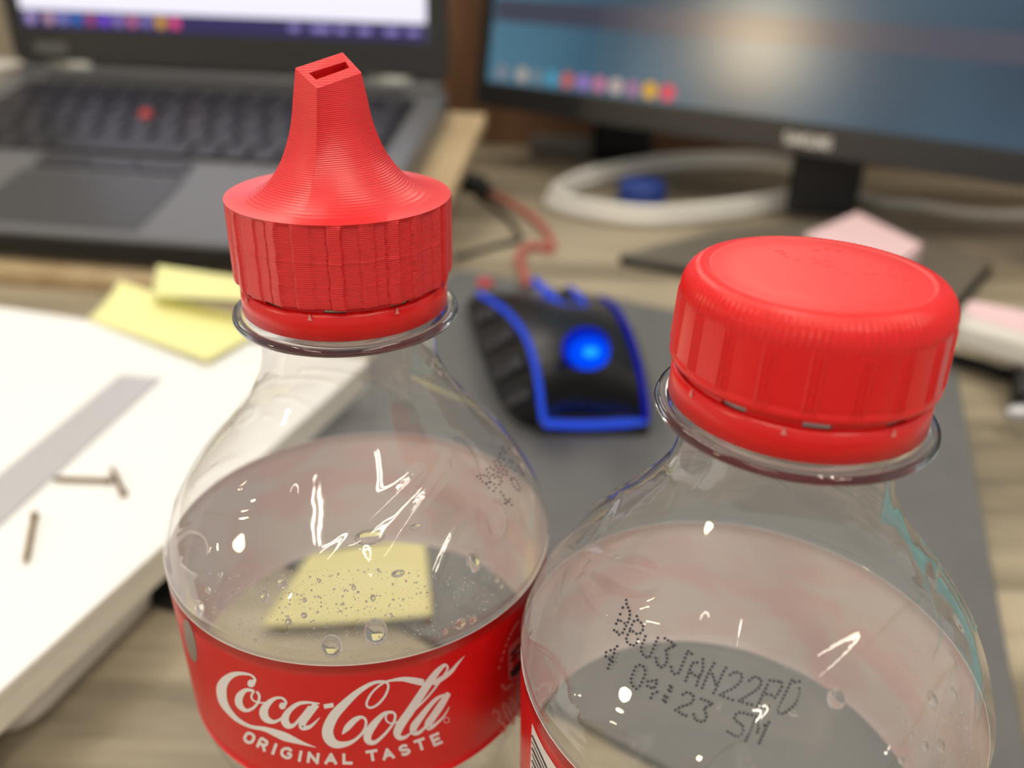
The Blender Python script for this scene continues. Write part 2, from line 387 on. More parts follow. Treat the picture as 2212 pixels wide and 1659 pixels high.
def bottle(key, b, label_txt):
    t = empty('soda_bottle', (b[0], b[1], 0), label_txt, 'bottle', None)
    NT = 480
    zz = np.concatenate([np.linspace(15, -9, 20), np.linspace(-9.4, -40, 78), np.linspace(-41, -67, 10), np.linspace(-68, -132, 40)])
    th = np.arange(NT) * 2 * np.pi / NT
    Z, T = np.meshgrid(zz, th, indexing='ij'); R = prof_mm(Z)
    disp = np.zeros_like(R)
    S = []
    for s in RELIEF[key]:
        p = hit(catmull(s, 10), b, Rb)
        S.append(np.stack([np.arctan2(p[:, 1] - b[1], p[:, 0] - b[0]), (p[:, 2] - ZR) * 1000], -1))
    S = np.concatenate(S)
    # the same moulded swirls go round the shoulder: repeat the set on the far side
    S = np.concatenate([S, S + np.array([np.pi, 0])])
    rows = np.where((zz < -8) & (zz > -40.2))[0]
    for i in rows:
        dt = np.abs((th[:, None] - S[None, :, 0] + np.pi) % (2 * np.pi) - np.pi) * R[i, 0]
        d2 = (dt ** 2 + (zz[i] - S[None, :, 1]) ** 2).min(1)
        disp[i] = 0.52 * np.exp(-d2 / (2 * 0.42 ** 2))
    env = np.clip((-8 - Z) / 6, 0, 1) * np.clip((Z + 40) / 4, 0, 1)
    disp += env * (0.10 * np.sin(5 * T + Z * 0.35) + 0.06 * np.sin(11 * T - Z * 0.5))
    R = R + disp
    v = np.stack([b[0] + R * MM * np.cos(T), b[1] + R * MM * np.sin(T), ZR + Z * MM], -1).reshape(-1, 3)
    f = grid_faces(len(zz), NT); n = len(v)
    v = np.vstack([v, [[b[0], b[1], 0.004]]])
    f += [((len(zz)-1)*NT + j, (len(zz)-1)*NT + (j+1) % NT, n) for j in range(NT)]
    f = [q[::-1] for q in f]
    mesh('bottle_body', v, f, M_pet, t)
    v, f = lathe([(0.01305, ZR - 0.0004), (0.0154, ZR - 0.0004), (0.0162, ZR - 0.0002), (0.01655, ZR + 0.0003), (0.0164, ZR + 0.0008), (0.0158, ZR + 0.0010), (0.01305, ZR + 0.0012)], 160, *b, closed=True)
    mesh('support_ring', v, f, M_ring, t)
    v, f = lathe([(0.0128, ZR + 0.0025), (0.0136, ZR + 0.003), (0.0136, ZR + 0.0072), (0.0128, ZR + 0.0078)], 96, *b)
    mesh('neck_collar', v, f, M_neck, t)
    # wrap-around label: red print outside, pale film inside
    zs = np.linspace(LB, LT, 12)
    vo, fo = lathe([(Rlab(z) + 0.00012, z) for z in zs], 240, *b)
    vi, fi = lathe([(Rlab(z) + 0.00002, z) for z in zs], 240, *b)
    nb = len(vo); fi = [[q + nb for q in g][::-1] for g in fi]
    rim = []
    for j in range(240):
        k = (j + 1) % 240; rim += [(j, nb + j, nb + k, k)[::-1], (11*240 + j, 11*240 + k, nb + 11*240 + k, nb + 11*240 + j)[::-1]]
    lab = mesh('label', np.vstack([vo, vi]), fo + fi + rim, [M_labelred, M_labelin, M_white], t, mi=[0]*len(fo) + [1]*len(fi) + [2]*len(rim))
    return t, lab
tL, labL = bottle('L', BL, 'clear soda bottle with a red spout cap and wordmark label')
tR, labR = bottle('R', BR, 'clear soda bottle with a flat-topped red screw cap and date code')

# ---- print on the label, traced in pixels and laid on the film
def strip(pts, n=7, closed=False):
    P = catmull(np.array(pts, float), n, closed); xy, w = P[:, :2], np.clip(P[:, 2], 1e-5, None)
    T = np.gradient(xy, axis=0)
    if closed: T = np.roll(xy, -1, 0) - np.roll(xy, 1, 0)
    T /= np.linalg.norm(T, axis=1)[:, None] + 1e-9; N = np.stack([-T[:, 1], T[:, 0]], -1)
    v = np.stack([xy - N * w[:, None] / 2, xy, xy + N * w[:, None] / 2], 1).reshape(-1, 2)
    m = len(xy); f = []
    for i in range(m if closed else m - 1):
        j = (i + 1) % m
        for k in (0, 1): f.append((i*3 + k, j*3 + k, j*3 + k + 1, i*3 + k + 1))
    return v, f
def disc2(x, y, r, ry=None, n=12, rot=0.0):
    ry = ry or r; a = np.arange(n) * 2 * np.pi / n; c, s = math.cos(rot), math.sin(rot)
    q = np.stack([r * np.cos(a), ry * np.sin(a)], -1) @ np.array([[c, s], [-s, c]])
    return np.vstack([q + (x, y), [(x, y)]]), [(i, (i + 1) % n, n) for i in range(n)]
def print_on(name, shapes, b, Rf, off, mat, parent):
    "shapes: list of (verts2d in photo pixels, faces)"
    mb = MB()
    for v, f in shapes: mb.add(hit(v, b, Rf, off), f)
    # face the print outwards
    V = np.array(mb.v); fs = []
    for q in mb.f:
        p = V[list(q)]; n = np.cross(p[1] - p[0], p[2] - p[0]); c = p.mean(0)
        fs.append(q if n[0]*(c[0]-b[0]) + n[1]*(c[1]-b[1]) > 0 else q[::-1])
    return mesh(name, V, fs, mat, parent)
def cl(p): return [(440 + q[0]*0.25316, 1420 + q[1]*0.25316, q[2]*0.25316) for q in p]
SCRIPT = [
 [(398,232,34),(438,196,24),(400,150,18),(300,138,34),(220,165,58),(162,230,84),(152,300,86),(172,390,70),(225,470,50),(300,540,38),(400,590,30),(520,612,40),(620,648,62),(690,676,72),(760,702,56),(850,735,28),(958,768,3)],
 [(430,285,20),(360,280,34),(308,330,62),(302,395,62),(350,450,34),(410,440,24),(460,390,22),(475,330,22),(452,290,20)],
 [(430,285,18),(408,330,18),(425,368,14),(490,388,14),(540,385,12)],
 [(668,420,44),(702,385,24),(670,348,20),(610,350,28),(545,400,54),(512,460,74),(530,520,64),(590,550,34),(650,530,22),(705,480,16),(770,420,14)],
 [(990,395,10),(880,385,24),(800,400,34),(725,460,48),(692,530,68),(718,580,58),(770,578,30),(830,510,22),(905,415,20)],
 [(962,400,58),(900,480,60),(845,555,62),(845,598,48),(910,590,30),(990,515,6)],
 [(1026,420,38),(1108,406,38)],
 [(1182,655,10),(1225,600,52),(1290,535,48),(1350,510,25),(1385,545,22),(1370,620,24),(1310,690,25),(1230,735,40),(1130,742,68),(1070,690,94),(1060,610,94),(1110,500,84),(1200,400,70),(1310,300,50),(1420,230,34),(1500,208,26),(1560,215,22),(1575,260,20),(1540,340,20),(1480,405,20),(1420,430,20),(1390,405,20),(1405,350,20),(1455,280,18),(1540,215,18),(1620,194,24),(1700,186,38),(1780,196,54),(1860,212,58),(1880,214,50)],
 [(1612,465,22),(1540,482,34),(1462,560,58),(1402,650,70),(1405,712,58),(1460,725,34),(1540,660,24),(1612,570,22),(1635,500,22),(1612,465,22)],
 [(1560,480,16),(1555,530,16),(1590,562,14),(1650,552,14),(1695,530,12)],
 [(2062,58,24),(2000,115,48),(1930,205,64),(1850,325,70),(1760,460,72),(1690,560,74),(1652,640,68),(1670,685,44),(1720,680,28),(1775,640,12)],
 [(2062,58,22),(2082,92,18),(2050,150,16),(1990,240,16),(1900,350,16),(1790,460,14)],
 [(1955,225,40),(2030,182,42),(2110,122,34),(2170,50,20),(2226,-12,3)],
 [(2095,305,10),(2000,345,30),(1930,412,40),(1852,510,54),(1795,590,64),(1792,640,48),(1840,640,30),(1920,560,22),(2005,440,20)],
 [(2092,305,40),(2030,400,60),(1962,500,62),(1915,568,60),(1925,602,42),(1980,570,25),(2050,500,15),(2098,420,5)]]
shapes = [strip(cl(s), 8) for s in SCRIPT]
shapes += [disc2(440 + 406*0.25316, 1420 + 222*0.25316, 8.5), disc2(440 + 672*0.25316, 1420 + 414*0.25316, 7.5)]
shapes.append(strip([(964.5 + 6*math.cos(a), 1555.5 + 6*math.sin(a), 1.2) for a in np.arange(10)*0.628], 3, True))
print_on('script_lettering', shapes, BL, Rlab, 0.00018, M_white, labL)
GL = {'O': [[(.5,1),(.1,.85),(0,.5),(.1,.15),(.5,0),(.9,.15),(1,.5),(.9,.85),(.5,1)]], 'R': [[(0,0),(0,1),(.6,1),(.85,.9),(.85,.62),(.6,.5),(0,.5)],[(.5,.5),(.95,0)]],
 'I': [[(.5,0),(.5,1)]], 'G': [[(.95,.82),(.6,1),(.15,.85),(0,.5),(.15,.15),(.6,0),(.95,.15),(.95,.47),(.55,.47)]], 'N': [[(0,0),(0,1)],[(0,1),(1,0)],[(1,0),(1,1)]],
 'A': [[(0,0),(.5,1)],[(.5,1),(1,0)],[(.2,.33),(.8,.33)]], 'L': [[(0,1),(0,0)],[(0,0),(.9,0)]], 'T': [[(0,1),(1,1)],[(.5,1),(.5,0)]],
 'S': [[(.9,.85),(.5,1),(.1,.85),(.12,.6),(.5,.5),(.88,.4),(.9,.15),(.5,0),(.05,.15)]], 'E': [[(.9,1),(0,1)],[(0,1),(0,0)],[(0,0),(.9,0)],[(0,.5),(.75,.5)]],
 'M': [[(0,0),(0,1)],[(0,1),(.5,.2)],[(.5,.2),(1,1)],[(1,1),(1,0)]], 'U': [[(0,1),(0,.3),(.2,.03),(.8,.03),(1,.3),(1,1)]],
 '3': [[(.05,.9),(.5,1),(.9,.8),(.5,.53),(.95,.25),(.5,0),(.05,.12)]], '0': [[(.5,1),(.1,.8),(.05,.5),(.1,.2),(.5,0),(.9,.2),(.95,.5),(.9,.8),(.5,1)]], 'm': [[(0,0),(0,.7)],[(0,.6),(.25,.7),(.5,.6),(.5,0)],[(.5,.6),(.75,.7),(1,.6),(1,0)]]}
def glyph(ch, cx, cy, w, h, ang, th):
    "one letter about its centre, photo pixels, ang in degrees (clockwise positive on screen)"
    out = []; c, s = math.cos(math.radians(ang)), math.sin(math.radians(ang))
    for st in GL[ch]:
        P = [((x - .5) * w, -(y - .5) * h) for x, y in st]
        P = [(cx + x*c - y*s, cy + x*s + y*c, th) for x, y in P]
        if len(P) == 2:   # square ends: lengthen slightly
            d = np.array(P[1][:2]) - np.array(P[0][:2]); d = d / np.linalg.norm(d) * th * 0.4
            P = [(P[0][0]-d[0], P[0][1]-d[1], th), (P[1][0]+d[0], P[1][1]+d[1], th)]
        out.append(strip(P, 6 if len(P) > 2 else 3))
    return out
TAG = [('O',390,686,74,80,27),('R',505,745,70,80,24),('I',603,782,10,80,20),('G',707,815,82,78,16),('I',823,843,10,76,11),('N',934,858,78,74,7),('A',1086,866,84,74,2),('L',1232,866,72,72,0),('T',1438,838,82,74,-9),('A',1572,824,82,74,-12),('S',1714,790,78,76,-16),('T',1850,744,78,78,-19),('E',1988,698,72,80,-23)]
shapes = []
for ch, x, y, w, h, a in TAG: shapes += glyph(ch, 440 + x*0.25316, 1420 + y*0.25316, w*0.25316, h*0.25316, a, 6.2)
print_on('tagline_lettering', shapes, BL, Rlab, 0.00018, M_white, labL)
sh = glyph('3', 1079, 1558, 15, 52, -24, 5) + glyph('0', 1098, 1541, 12, 52, -26, 4.5) + glyph('0', 1113, 1527, 8, 48, -28, 4)
for k in range(9):
    t_ = k / 8; sh.append(strip([(1077 + 40*t_, 1446 - 95*t_ - 14*math.sin(t_*3), 4), (1080 + 40*t_, 1438 - 95*t_ - 14*math.sin(t_*3), 4)], 2))
sh += [strip([(1084, 1478, 7), (1092, 1488, 7), (1108, 1477, 6)], 4)]
print_on('volume_print', sh, BL, Rlab, 0.00018, M_palered, labL)
poly = lambda P: (np.array(P, float), [list(range(len(P)))])
print_on('nutrition_badge', [poly([(1098,1404),(1102,1396),(1118,1379),(1128,1372),(1128,1447),(1118,1459),(1105,1469),(1098,1466)])], BL, Rlab, 0.00018, M_palered, labL)
print_on('badge_print', [poly([(1103,1452),(1127,1424),(1127,1445),(1117,1457),(1104,1465)]), strip([(1103,1416,4),(1126,1390,4)], 2), strip([(1103,1430,3),(1126,1405,3)], 2)], BL, Rlab, 0.00024, M_ink, labL)
print_on('grey_mark', [disc2(411, 1384, 10, 48, 20, math.radians(-13))], BL, Rlab, 0.00018, M_greyink, labL)
ys_ = np.linspace(1563, 1720, 18); xl_ = np.interp(ys_, [1563, 1720], [1149, 1143]); xr_ = np.interp(ys_, [1563, 1590, 1621, 1661, 1720], [1149.5, 1161, 1177, 1203, 1244])
gv = np.array([(xl_[i_] + (xr_[i_] - xl_[i_]) * k_ / 7, ys_[i_]) for i_ in range(18) for k_ in range(8)])
print_on('barcode_panel', [(gv, grid_faces(18, 8, False))], BR, Rlab, 0.00018, M_white, labR)
bars = [strip([(1148.5, 1588 + 13.5*k, w_), (1148.5 + 9, 1608 + 13.5*k, w_), (1148.5 + 18, 1628 + 13.5*k, w_), (1148.5 + 36, 1668 + 13.5*k, w_)], 5) for k, w_ in enumerate((2.6, 1.4, 2.8, 1.6, 2.4, 1.4, 2.6))]
print_on('barcode_bars', bars, BR, Rlab, 0.00024, M_ink, labR)
# ---- dot-matrix date codes on the bottle walls
def dots(lines, spacing, ox, oy, s, r):
    out = []
    for ln in lines:
        P = np.array(ln, float)
        if len(P) > 1:
            d = np.r_[0, np.cumsum(np.linalg.norm(np.diff(P, axis=0), axis=1))]; k = max(2, int(round(d[-1] / spacing)) + 1)
            u = np.linspace(0, d[-1], k); P = np.stack([np.interp(u, d, P[:, 0]), np.interp(u, d, P[:, 1])], -1)
        out += [disc2(ox + p[0]*s, oy + p[1]*s, r, n=9) for p in P]
    return out
DR = [[(245,535),(220,560),(215,610),(195,650),(170,710),(155,755)],[(135,595),(130,635),(165,660),(200,690)],[(180,575)],[(335,75),(340,125),(360,160),(372,195),(370,245),(350,300),(320,360),(300,400)],[(300,150)],[(235,310),(260,265),(300,295),(318,305)],[(215,375),(245,395),(265,420)],[(275,215)],
 [(440,235),(450,275),(475,295),(500,318),(505,362),(485,400),(445,415),(400,385),(375,360),(390,325),(412,285)],[(370,385),(350,420),(330,475),(355,505),(395,535),(435,515),(450,465)],
 [(525,435),(517,468),(497,510),(480,560),(490,605),(520,635),(545,650),(572,632),(590,590),(610,545),(630,495),(650,452)],[(720,455),(760,485),(800,505),(820,530),(775,545),(730,572),(738,625),(742,680),(722,720),(682,745),(640,715),(630,652)],
 [(985,610),(945,580),(930,628),(910,670),(893,715),(875,758),(860,798),(820,815),(790,795),(780,740)],[(925,878),(945,828),(960,785),(975,745),(995,700),(1040,697)],[(1098,665),(1097,725),(1100,768),(1080,805),(1060,840),(1045,885),(1035,925)],[(985,800),(1020,825),(1055,838)],
 [(1090,950),(1110,905),(1125,865),(1140,830),(1160,790),(1185,745),(1210,705)],[(1190,812),(1208,858),(1225,910)],[(1205,1000),(1225,965),(1245,925),(1260,880),(1280,840),(1300,795),(1328,750)],
 [(1370,820),(1420,785),(1455,800),(1485,815),(1487,855),(1468,895),(1418,940),(1370,970),(1320,990),(1270,1020)],[(1305,1035),(1350,1055),(1395,1070)],[(1560,878),(1610,835),(1650,850),(1680,870),(1680,900),(1660,945),(1610,985),(1558,1018),(1505,1050),(1460,1080)],[(1495,1092),(1545,1110),(1585,1118)],
 [(1765,875),(1800,880),(1840,885),(1880,885),(1885,935),(1857,990),(1815,1045)],[(1742,920),(1722,962),(1700,1005),(1680,1050),(1662,1092),(1640,1130),(1680,1140),(1720,1145),(1755,1135)],[(1735,1012),(1780,1020)],
 [(2015,890),(2060,885)],[(1985,875),(1955,932),(1930,985),(1908,1030),(1882,1080),(1857,1135),(1835,1190),(1870,1205),(1905,1207),(1952,1170),(2010,1125),(2035,1072),(2060,1012),(2057,955)],
 [(430,740),(410,785),(392,830),(378,875),(388,915),(412,940),(435,960)],[(470,720),(500,735),(520,750),(525,805),(510,845),(490,890),(470,930)],[(550,885),(592,880),(640,870),(630,925),(600,960),(545,930)],[(640,990),(595,1010),(580,1050)],
 [(770,930),(785,945)],[(755,970),(775,985)],[(715,1030),(740,1045)],[(705,1070),(725,1090)],[(898,1015),(940,992),(975,1005),(1000,1020),(1005,1065),(985,1100),(945,1118),(905,1130),(865,1145),(825,1170)],[(860,1192),(895,1215),(930,1228)],
 [(1080,1060),(1120,1075),(1160,1090),(1195,1110),(1150,1130),(1108,1152),(1125,1195),(1135,1235),(1118,1275),(1075,1288),(1020,1268),(1005,1215)],[(1585,1220),(1540,1210),(1500,1200),(1465,1195),(1425,1215),(1412,1255),(1450,1300),(1490,1312),(1503,1362),(1480,1415),(1435,1440),(1390,1408),(1345,1385)],
 [(1525,1475),(1545,1435),(1560,1400),(1575,1365),(1590,1325),(1610,1280),(1630,1235)],[(1640,1285),(1655,1345),(1640,1390)],[(1755,1295),(1735,1330),(1720,1370),(1700,1410),(1680,1455),(1660,1500)],[(1710,1320)]]
DL = [[(345,630),(400,610),(440,620),(475,650)],[(380,655),(405,690),(440,700)],[(470,690),(440,710),(470,750)],[(490,690),(530,715),(545,755),(520,785)],[(445,555),(490,535),(520,560)],[(465,590),(500,625),(545,650),(570,620),(600,650),(605,685),(580,715)],[(520,610),(560,590)],
 [(530,475),(560,460),(590,490),(600,520)],[(545,520),(580,570),(610,610),(655,615),(660,580),(620,560)],[(640,520),(690,540)],[(580,400),(600,385)],[(580,430),(630,445)],[(690,460),(720,480)],[(705,650),(730,640),(755,665),(770,700),(790,740),(800,775),(775,785),(745,750),(720,710),(705,670)],
 [(595,795),(620,830),(640,870),(665,890),(710,930)],[(650,920),(665,890),(690,870)],[(640,910),(680,900)],[(740,575)],[(780,530),(810,560),(835,595)],[(690,270),(720,300),(680,340)],[(760,420),(800,470)],[(610,330),(650,380)]]
print_on('date_code', dots(DR, 40, 1280, 1280, 0.217, 3.3), BR, Rb, 0.0004, M_ink, tR)
print_on('date_code', dots(DL, 40, 960, 900, 0.2049, 2.2), BL, Rb, 0.0004, M_ink, tL)
# ---- water drops clinging inside
def ell(seg, rings):
    v = [(0, 0, 1)]; f = []
    for i in range(1, rings):
        a = math.pi * i / rings
        for j in range(seg): q = 2*math.pi*j/seg; v.append((math.sin(a)*math.cos(q), math.sin(a)*math.sin(q), math.cos(a)))
    v.append((0, 0, -1)); n = len(v) - 1
    for j in range(seg): f.append((0, 1 + j, 1 + (j+1) % seg))
    for i in range(rings - 2):
        for j in range(seg): a = 1 + i*seg + j; b_ = 1 + i*seg + (j+1) % seg; f.append((a, a + seg, b_ + seg, b_))
    o = 1 + (rings-2)*seg
    for j in range(seg): f.append((o + j, n, o + (j+1) % seg))
    return np.array(v), f
def drop_xf(p, b, v, rx, ry, rd):
    n = np.array([p[0]-b[0], p[1]-b[1], 0]); n /= np.linalg.norm(n); s = np.array([-n[1], n[0], 0])
    e = 0.0003; dr = (Rb(p[2] + e) - Rb(p[2] - e)) / (2*e); u = np.array([n[0]*dr, n[1]*dr, 1.0]); u /= np.linalg.norm(u); nn = np.cross(s, u)
    if np.dot(nn, n) < 0: nn = -nn
    return p - nn * rd * 1.15 + np.outer(v[:, 0]*rx, s) + np.outer(v[:, 1]*ry, u) + np.outer(v[:, 2]*rd, nn)
EV, EF = ell(16, 9); SV, SF = ell(6, 4)
def drops(lst, b, par, px2m):
    for x, y, rx, ry in lst:
        p = hit([(x, y)], b, Rb, -0.0002)[0]; d = np.linalg.norm(p - CAM); k = d / F
        mesh('water_drop', drop_xf(p, b, EV, rx*k, ry*k*1.1, min(rx, ry)*k*0.38), EF, M_water, par)
D3 = lambda L: [(300 + a*0.4576, 900 + b_*0.4576, c*0.4576, (d if d else c)*0.4576) for a, b_, c, d in L]
D5 = lambda L: [(1120 + a*0.4792, 980 + b_*0.4792, c*0.4792, (d if d else c)*0.4792) for a, b_, c, d in L]
drops(D3([(908,1092,46,52),(1120,1025,52,60),(670,782,28,24),(586,850,22,24),(1225,742,32,16),(268,908,34,36),(705,970,17,15),(778,940,15,13),(1105,857,12,15),(1015,810,11,10),(850,776,10,9),(780,867,11,10),(1268,1102,13,12),(1308,520,30,14),(1590,690,38,44),(1695,770,13,15),(1715,800,12,14),(1525,985,30,28),(1582,968,22,20),(1090,568,70,34),(380,745,14,14),(320,820,16,16),(545,1060,9,9),(1450,1020,14,14)]), BL, tL, 0)
drops(D5([(1440,1108,38,40),(1878,1112,24,34),(1915,1322,20,26),(1970,1082,12,26),(1842,1322,15,22),(1780,1272,11,16),(1735,1385,16,16),(1992,760,20,44),(2005,1168,8,8),(1925,1200,7,7),(158,1062,8,16),(905,1130,8,26),(1242,1172,22,12)]), BR, tR, 0)
def mist(name, n, box, b, par):
    mb = MB(); k = 0
    px = np.stack([rng.uniform(box[0], box[1], n), rng.uniform(box[2], box[3], n)], -1)
    P = hit(px, b, Rb, -0.00015)
    for p in P:
        if p[2] < LT + 0.0004 or np.hypot(p[0]-b[0], p[1]-b[1]) > Rb(p[2]) + 0.0004: continue
        r = 0.00004 + 0.00016 * rng.random() ** 6
        mb.add(drop_xf(p, b, SV, r, r, r*0.5), SF)
    o = mb.build(name, M_water, par); o['kind'] = 'stuff'
mist('condensation', 2400, (430, 1100, 1230, 1440), BL, tL)
mist('condensation', 300, (1930, 2120, 1380, 1659), BR, tR)

# ------------------------------------------------------------------ caps
def polar(rows, fn, seg, b):
    t = np.arange(seg) * 2 * np.pi / seg; V = []
    for r, z, a in rows:
        rr = r + a * fn(t, z); V.append(np.stack([b[0] + rr*MM*np.cos(t), b[1] + rr*MM*np.sin(t), np.full(seg, ZR + z*MM)], -1))
    return np.concatenate(V), grid_faces(len(rows), seg)
def band(b, parent, rot):
    "tamper band: ring below the skirt, joined to it by short bridges with open windows between"
    v, f = lathe([(0.0136, ZR + 0.0015), (0.0146, ZR + 0.0014), (0.0150, ZR + 0.0017), (0.0149, ZR + 0.0048), (0.0146, ZR + 0.0054), (0.0139, ZR + 0.0054)], 128, *b, closed=True)
    tb = mesh('tamper_band', v, f, M_redcap, parent)
    mb = MB(); n = 10
    for k in range(n):
        a0 = rot + 2*math.pi*k/n; a1 = a0 + 2*math.pi/n*0.66; q = np.linspace(a0, a1, 12)
        V = []
        for z in (0.0052, 0.0076):
            for r in (0.0137, 0.0143): V.append(np.stack([b[0] + r*np.cos(q), b[1] + r*np.sin(q), np.full(12, ZR + z)], -1))
        V = np.concatenate(V); F_ = []
        for j in range(11):
            F_ += [(j, j+1, 12+j+1, 12+j)[::-1], (24+j, 24+j+1, 36+j+1, 36+j), (12+j, 12+j+1, 36+j+1, 36+j), (j, 24+j, 24+j+1, j+1)]
        F_ += [(0, 12, 36, 24), (11, 35, 47, 23)]
        mb.add(V, F_)
    mb.build('bridge_ring', M_redcap, tb, smooth=False)
    mb = MB()
    for k in range(8):
        a = rot + 0.3 + 2*math.pi*k/8; s = np.array([-math.sin(a), math.cos(a), 0]); c = np.array([b[0] + 0.01492*math.cos(a), b[1] + 0.01492*math.sin(a), ZR + 0.0046])
        o = np.array([math.cos(a), math.sin(a), 0]) * 0.0002
        mb.add([c - s*0.0003, c + s*0.0003, c + (0, 0, 0.0009), c + o - s*0.0003, c + o + s*0.0003, c + o*0.6 + (0, 0, 0.0009)], [(0, 1, 4, 3), (3, 4, 5), (1, 2, 5, 4), (2, 0, 3, 5)])
    mb.build('torn_tab', M_palered, tb, smooth=False)
# right: moulded screw cap
def ribs(t, z):
    g = 20; u = (t * g / (2*np.pi)) % 1.0; out = np.zeros_like(u)
    for c in (0.10, 0.22, 0.34): out += np.exp(-((u - c) / 0.032) ** 2)
    return out
def knurl(t, z): return np.cos(t * 120)
rows = [(14.35, 7.2, 0), (14.6, 6.5, 0), (15.2, 6.5, 0), (15.35, 6.8, 0), (15.33, 7.3, 0), (15.2, 7.6, .1)]
rows += [(15.22 - 0.03*k, 7.9 + 0.67*k, .20) for k in range(10)]
v, f = polar(rows + [(14.93, 14.4, .10)], ribs, 2400, BR)
capR = mesh('screw_cap', v, f, M_redcap, tR)
rows2 = []
for k in range(11):
    a = math.pi/2 * k/10; rows2.append((12.35 + 2.58*math.cos(a), 14.4 + 3.36*math.sin(a), 0.085 if 0 < k < 10 else .03))
v, f = polar(rows2, knurl, 960, BR); mesh('knurled_shoulder', v, f, M_redcap, capR)
rows3 = [(12.35, 17.76, 0), (12.15, 17.66, 0), (11.95, 17.58, 0), (11.75, 17.62, 0), (11.6, 17.68, 0), (8, 17.70, 0), (4, 17.72, 0), (0.01, 17.72, 0)]
v, f = polar(rows3, ribs, 160, BR); mesh('cap_top', v, f, M_redtop, capR)
emb = MB()
for k in range(34):     # worn raised lettering on the cap top
    a = rng.uniform(-0.4, 2.3); r = rng.uniform(1.5, 8.5) * MM; p = np.array([BR[0] + r*math.cos(a) + 0.0005, BR[1] + r*math.sin(a), ZR + 0.01771])
    emb.add(p + SV * np.array([rng.uniform(.2, .7), rng.uniform(.12, .3), .1]) * MM, SF)
emb.build('worn_relief', M_redtop, capR)
band(BR, capR, -2.25)
# left: printed spout cap
gapsL = np.cumsum(rng.uniform(0.8, 1.2, 48)); gapsL = gapsL / gapsL[-1] * 2*np.pi
lev = np.array([0.0, -0.30, -0.08, -0.38] * 12) + rng.uniform(-.04, .04, 48)
tilt = np.array([0.30, -0.16, -0.30, 0.16] * 12) * rng.uniform(.6, 1.3, 48)
def facets(t, z):
    tt = (t + 0.004*math.sin(z*1.7)) % (2*np.pi); k = np.searchsorted(gapsL, tt) % 48; prv = np.roll(gapsL, 1)[k]; prv = np.where(k == 0, 0, prv)
    u = (tt - prv); w = np.clip(u / 0.02, 0, 1); wd_ = gapsL[k] - prv; return lev[k-1] * (1 - w) + lev[k] * w + tilt[k] * (u / wd_ - 0.5)
rows = [(14.35, 7.0, 0), (14.6, 6.3, 0), (15.3, 6.1, 1)]
zz = np.r_[np.linspace(6.3, 17.2, 60)]
for z in zz: rows.append((15.62 - 0.12*max(0, (7 - z))/1.5 + (0.07*math.exp(-((z - 12.6)/0.13)**2) + 0.05*math.exp(-((z - 9.2)/0.1)**2)), z, 1))
rows += [(15.6, 17.45, .5), (15.62, 17.6, 0.1), (15.6, 17.72, 0)]
v, f = polar(rows, facets, 960, BL)
tz = rng.uniform(-1, 1, 12)
ang = np.arctan2(v[:, 1] - BL[1], v[:, 0] - BL[0]); wob = sum(tz[k] * np.sin((k+1)*ang*3 + tz[-k-1]*6) for k in range(6)) * 0.00007
mid = np.exp(-(((v[:, 2] - ZR)/MM - 11) / 3.0) ** 2); v[:, 2] += wob * mid
capL = mesh('spout_cap', v, f, M_redprint, tL)
band(BL, capL, -2.0)
# spout: from a round foot to a slanted flat tip with a slot
TIP = [(684.5,191.5), (781,157), (740,113), (637,147)]            # near, right, far, left corners of the tip
dY = [-0.0040, 0.0022, 0.0044, -0.0018]
tip = np.array([atY(x, y, BL[1] + d) for (x, y), d in zip(TIP, dY)])
SLOT = [(683,172), (755,146), (746,133), (667,158)]
nT = 240
def quadring(c, n):
    d = np.linalg.norm(np.roll(c, -1, 0) - c, axis=1); per = np.r_[0, np.cumsum(d)]; out = []; corner = []
    return per, d
def resample_by_angle(c, n):
    "points of polygon c hit by rays at n equal angles about the bottle axis"
    out = np.zeros((n, 3)); th = np.arange(n) * 2*np.pi/n; o = c[:, :2].mean(0)
    for i, a in enumerate(th):
        dv = np.array([math.cos(a), math.sin(a)])
        for k in range(4):
            p, q = c[k], c[(k+1) % 4]; e = (q - p)[:2]; den = dv[0]*(-e[1]) + dv[1]*e[0]
            if abs(den) < 1e-12: continue
            w = p[:2] - o; s_ = (w[0]*(-e[1]) + w[1]*e[0]) / den; u = (dv[0]*w[1] - dv[1]*w[0]) / den
            if s_ > 0 and -1e-9 <= u <= 1 + 1e-9: out[i] = p + (q - p) * u; break
    return out
Q = resample_by_angle(tip, nT)
th = np.arange(nT) * 2*np.pi/nT
base = np.stack([BL[0] + 0.0131*np.cos(th), BL[1] + 0.0131*np.sin(th), np.full(nT, ZR + 0.01774)], -1)
ks = np.array([0, .2, .4, .65, .8, .9, .96, 1.0]); kw = np.array([0, .07, .14, .31, .49, .66, .82, 1.0])
wf = pchip(ks, kw)
V = []
for s_ in np.linspace(0, 1, 56):
    w = float(wf(np.array([s_]))[0]); z = Q[:, 2] + (base[:, 2] - Q[:, 2]) * s_
    xy = Q[:, :2] * (1 - w) + base[:, :2] * w
    V.append(np.c_[xy, z])
V = V[::-1]
flange = np.stack([BL[0] + 0.01561*np.cos(th), BL[1] + 0.01561*np.sin(th), np.full(nT, ZR + 0.01772)], -1)
V = [flange] + V
mesh('spout', np.concatenate(V), grid_faces(len(V), nT), M_redprint, capL, autosm=38)
n_ = np.cross(tip[1] - tip[0], tip[3] - tip[0]); n_ /= np.linalg.norm(n_)
def onplane(p):
    r = rays(p)[0]; return CAM + r * (np.dot(tip[0] - CAM, n_) / np.dot(r, n_))
sl = np.array([onplane(p) for p in SLOT]); dn = -n_ * 0.0022 if n_[2] > 0 else n_ * 0.0022
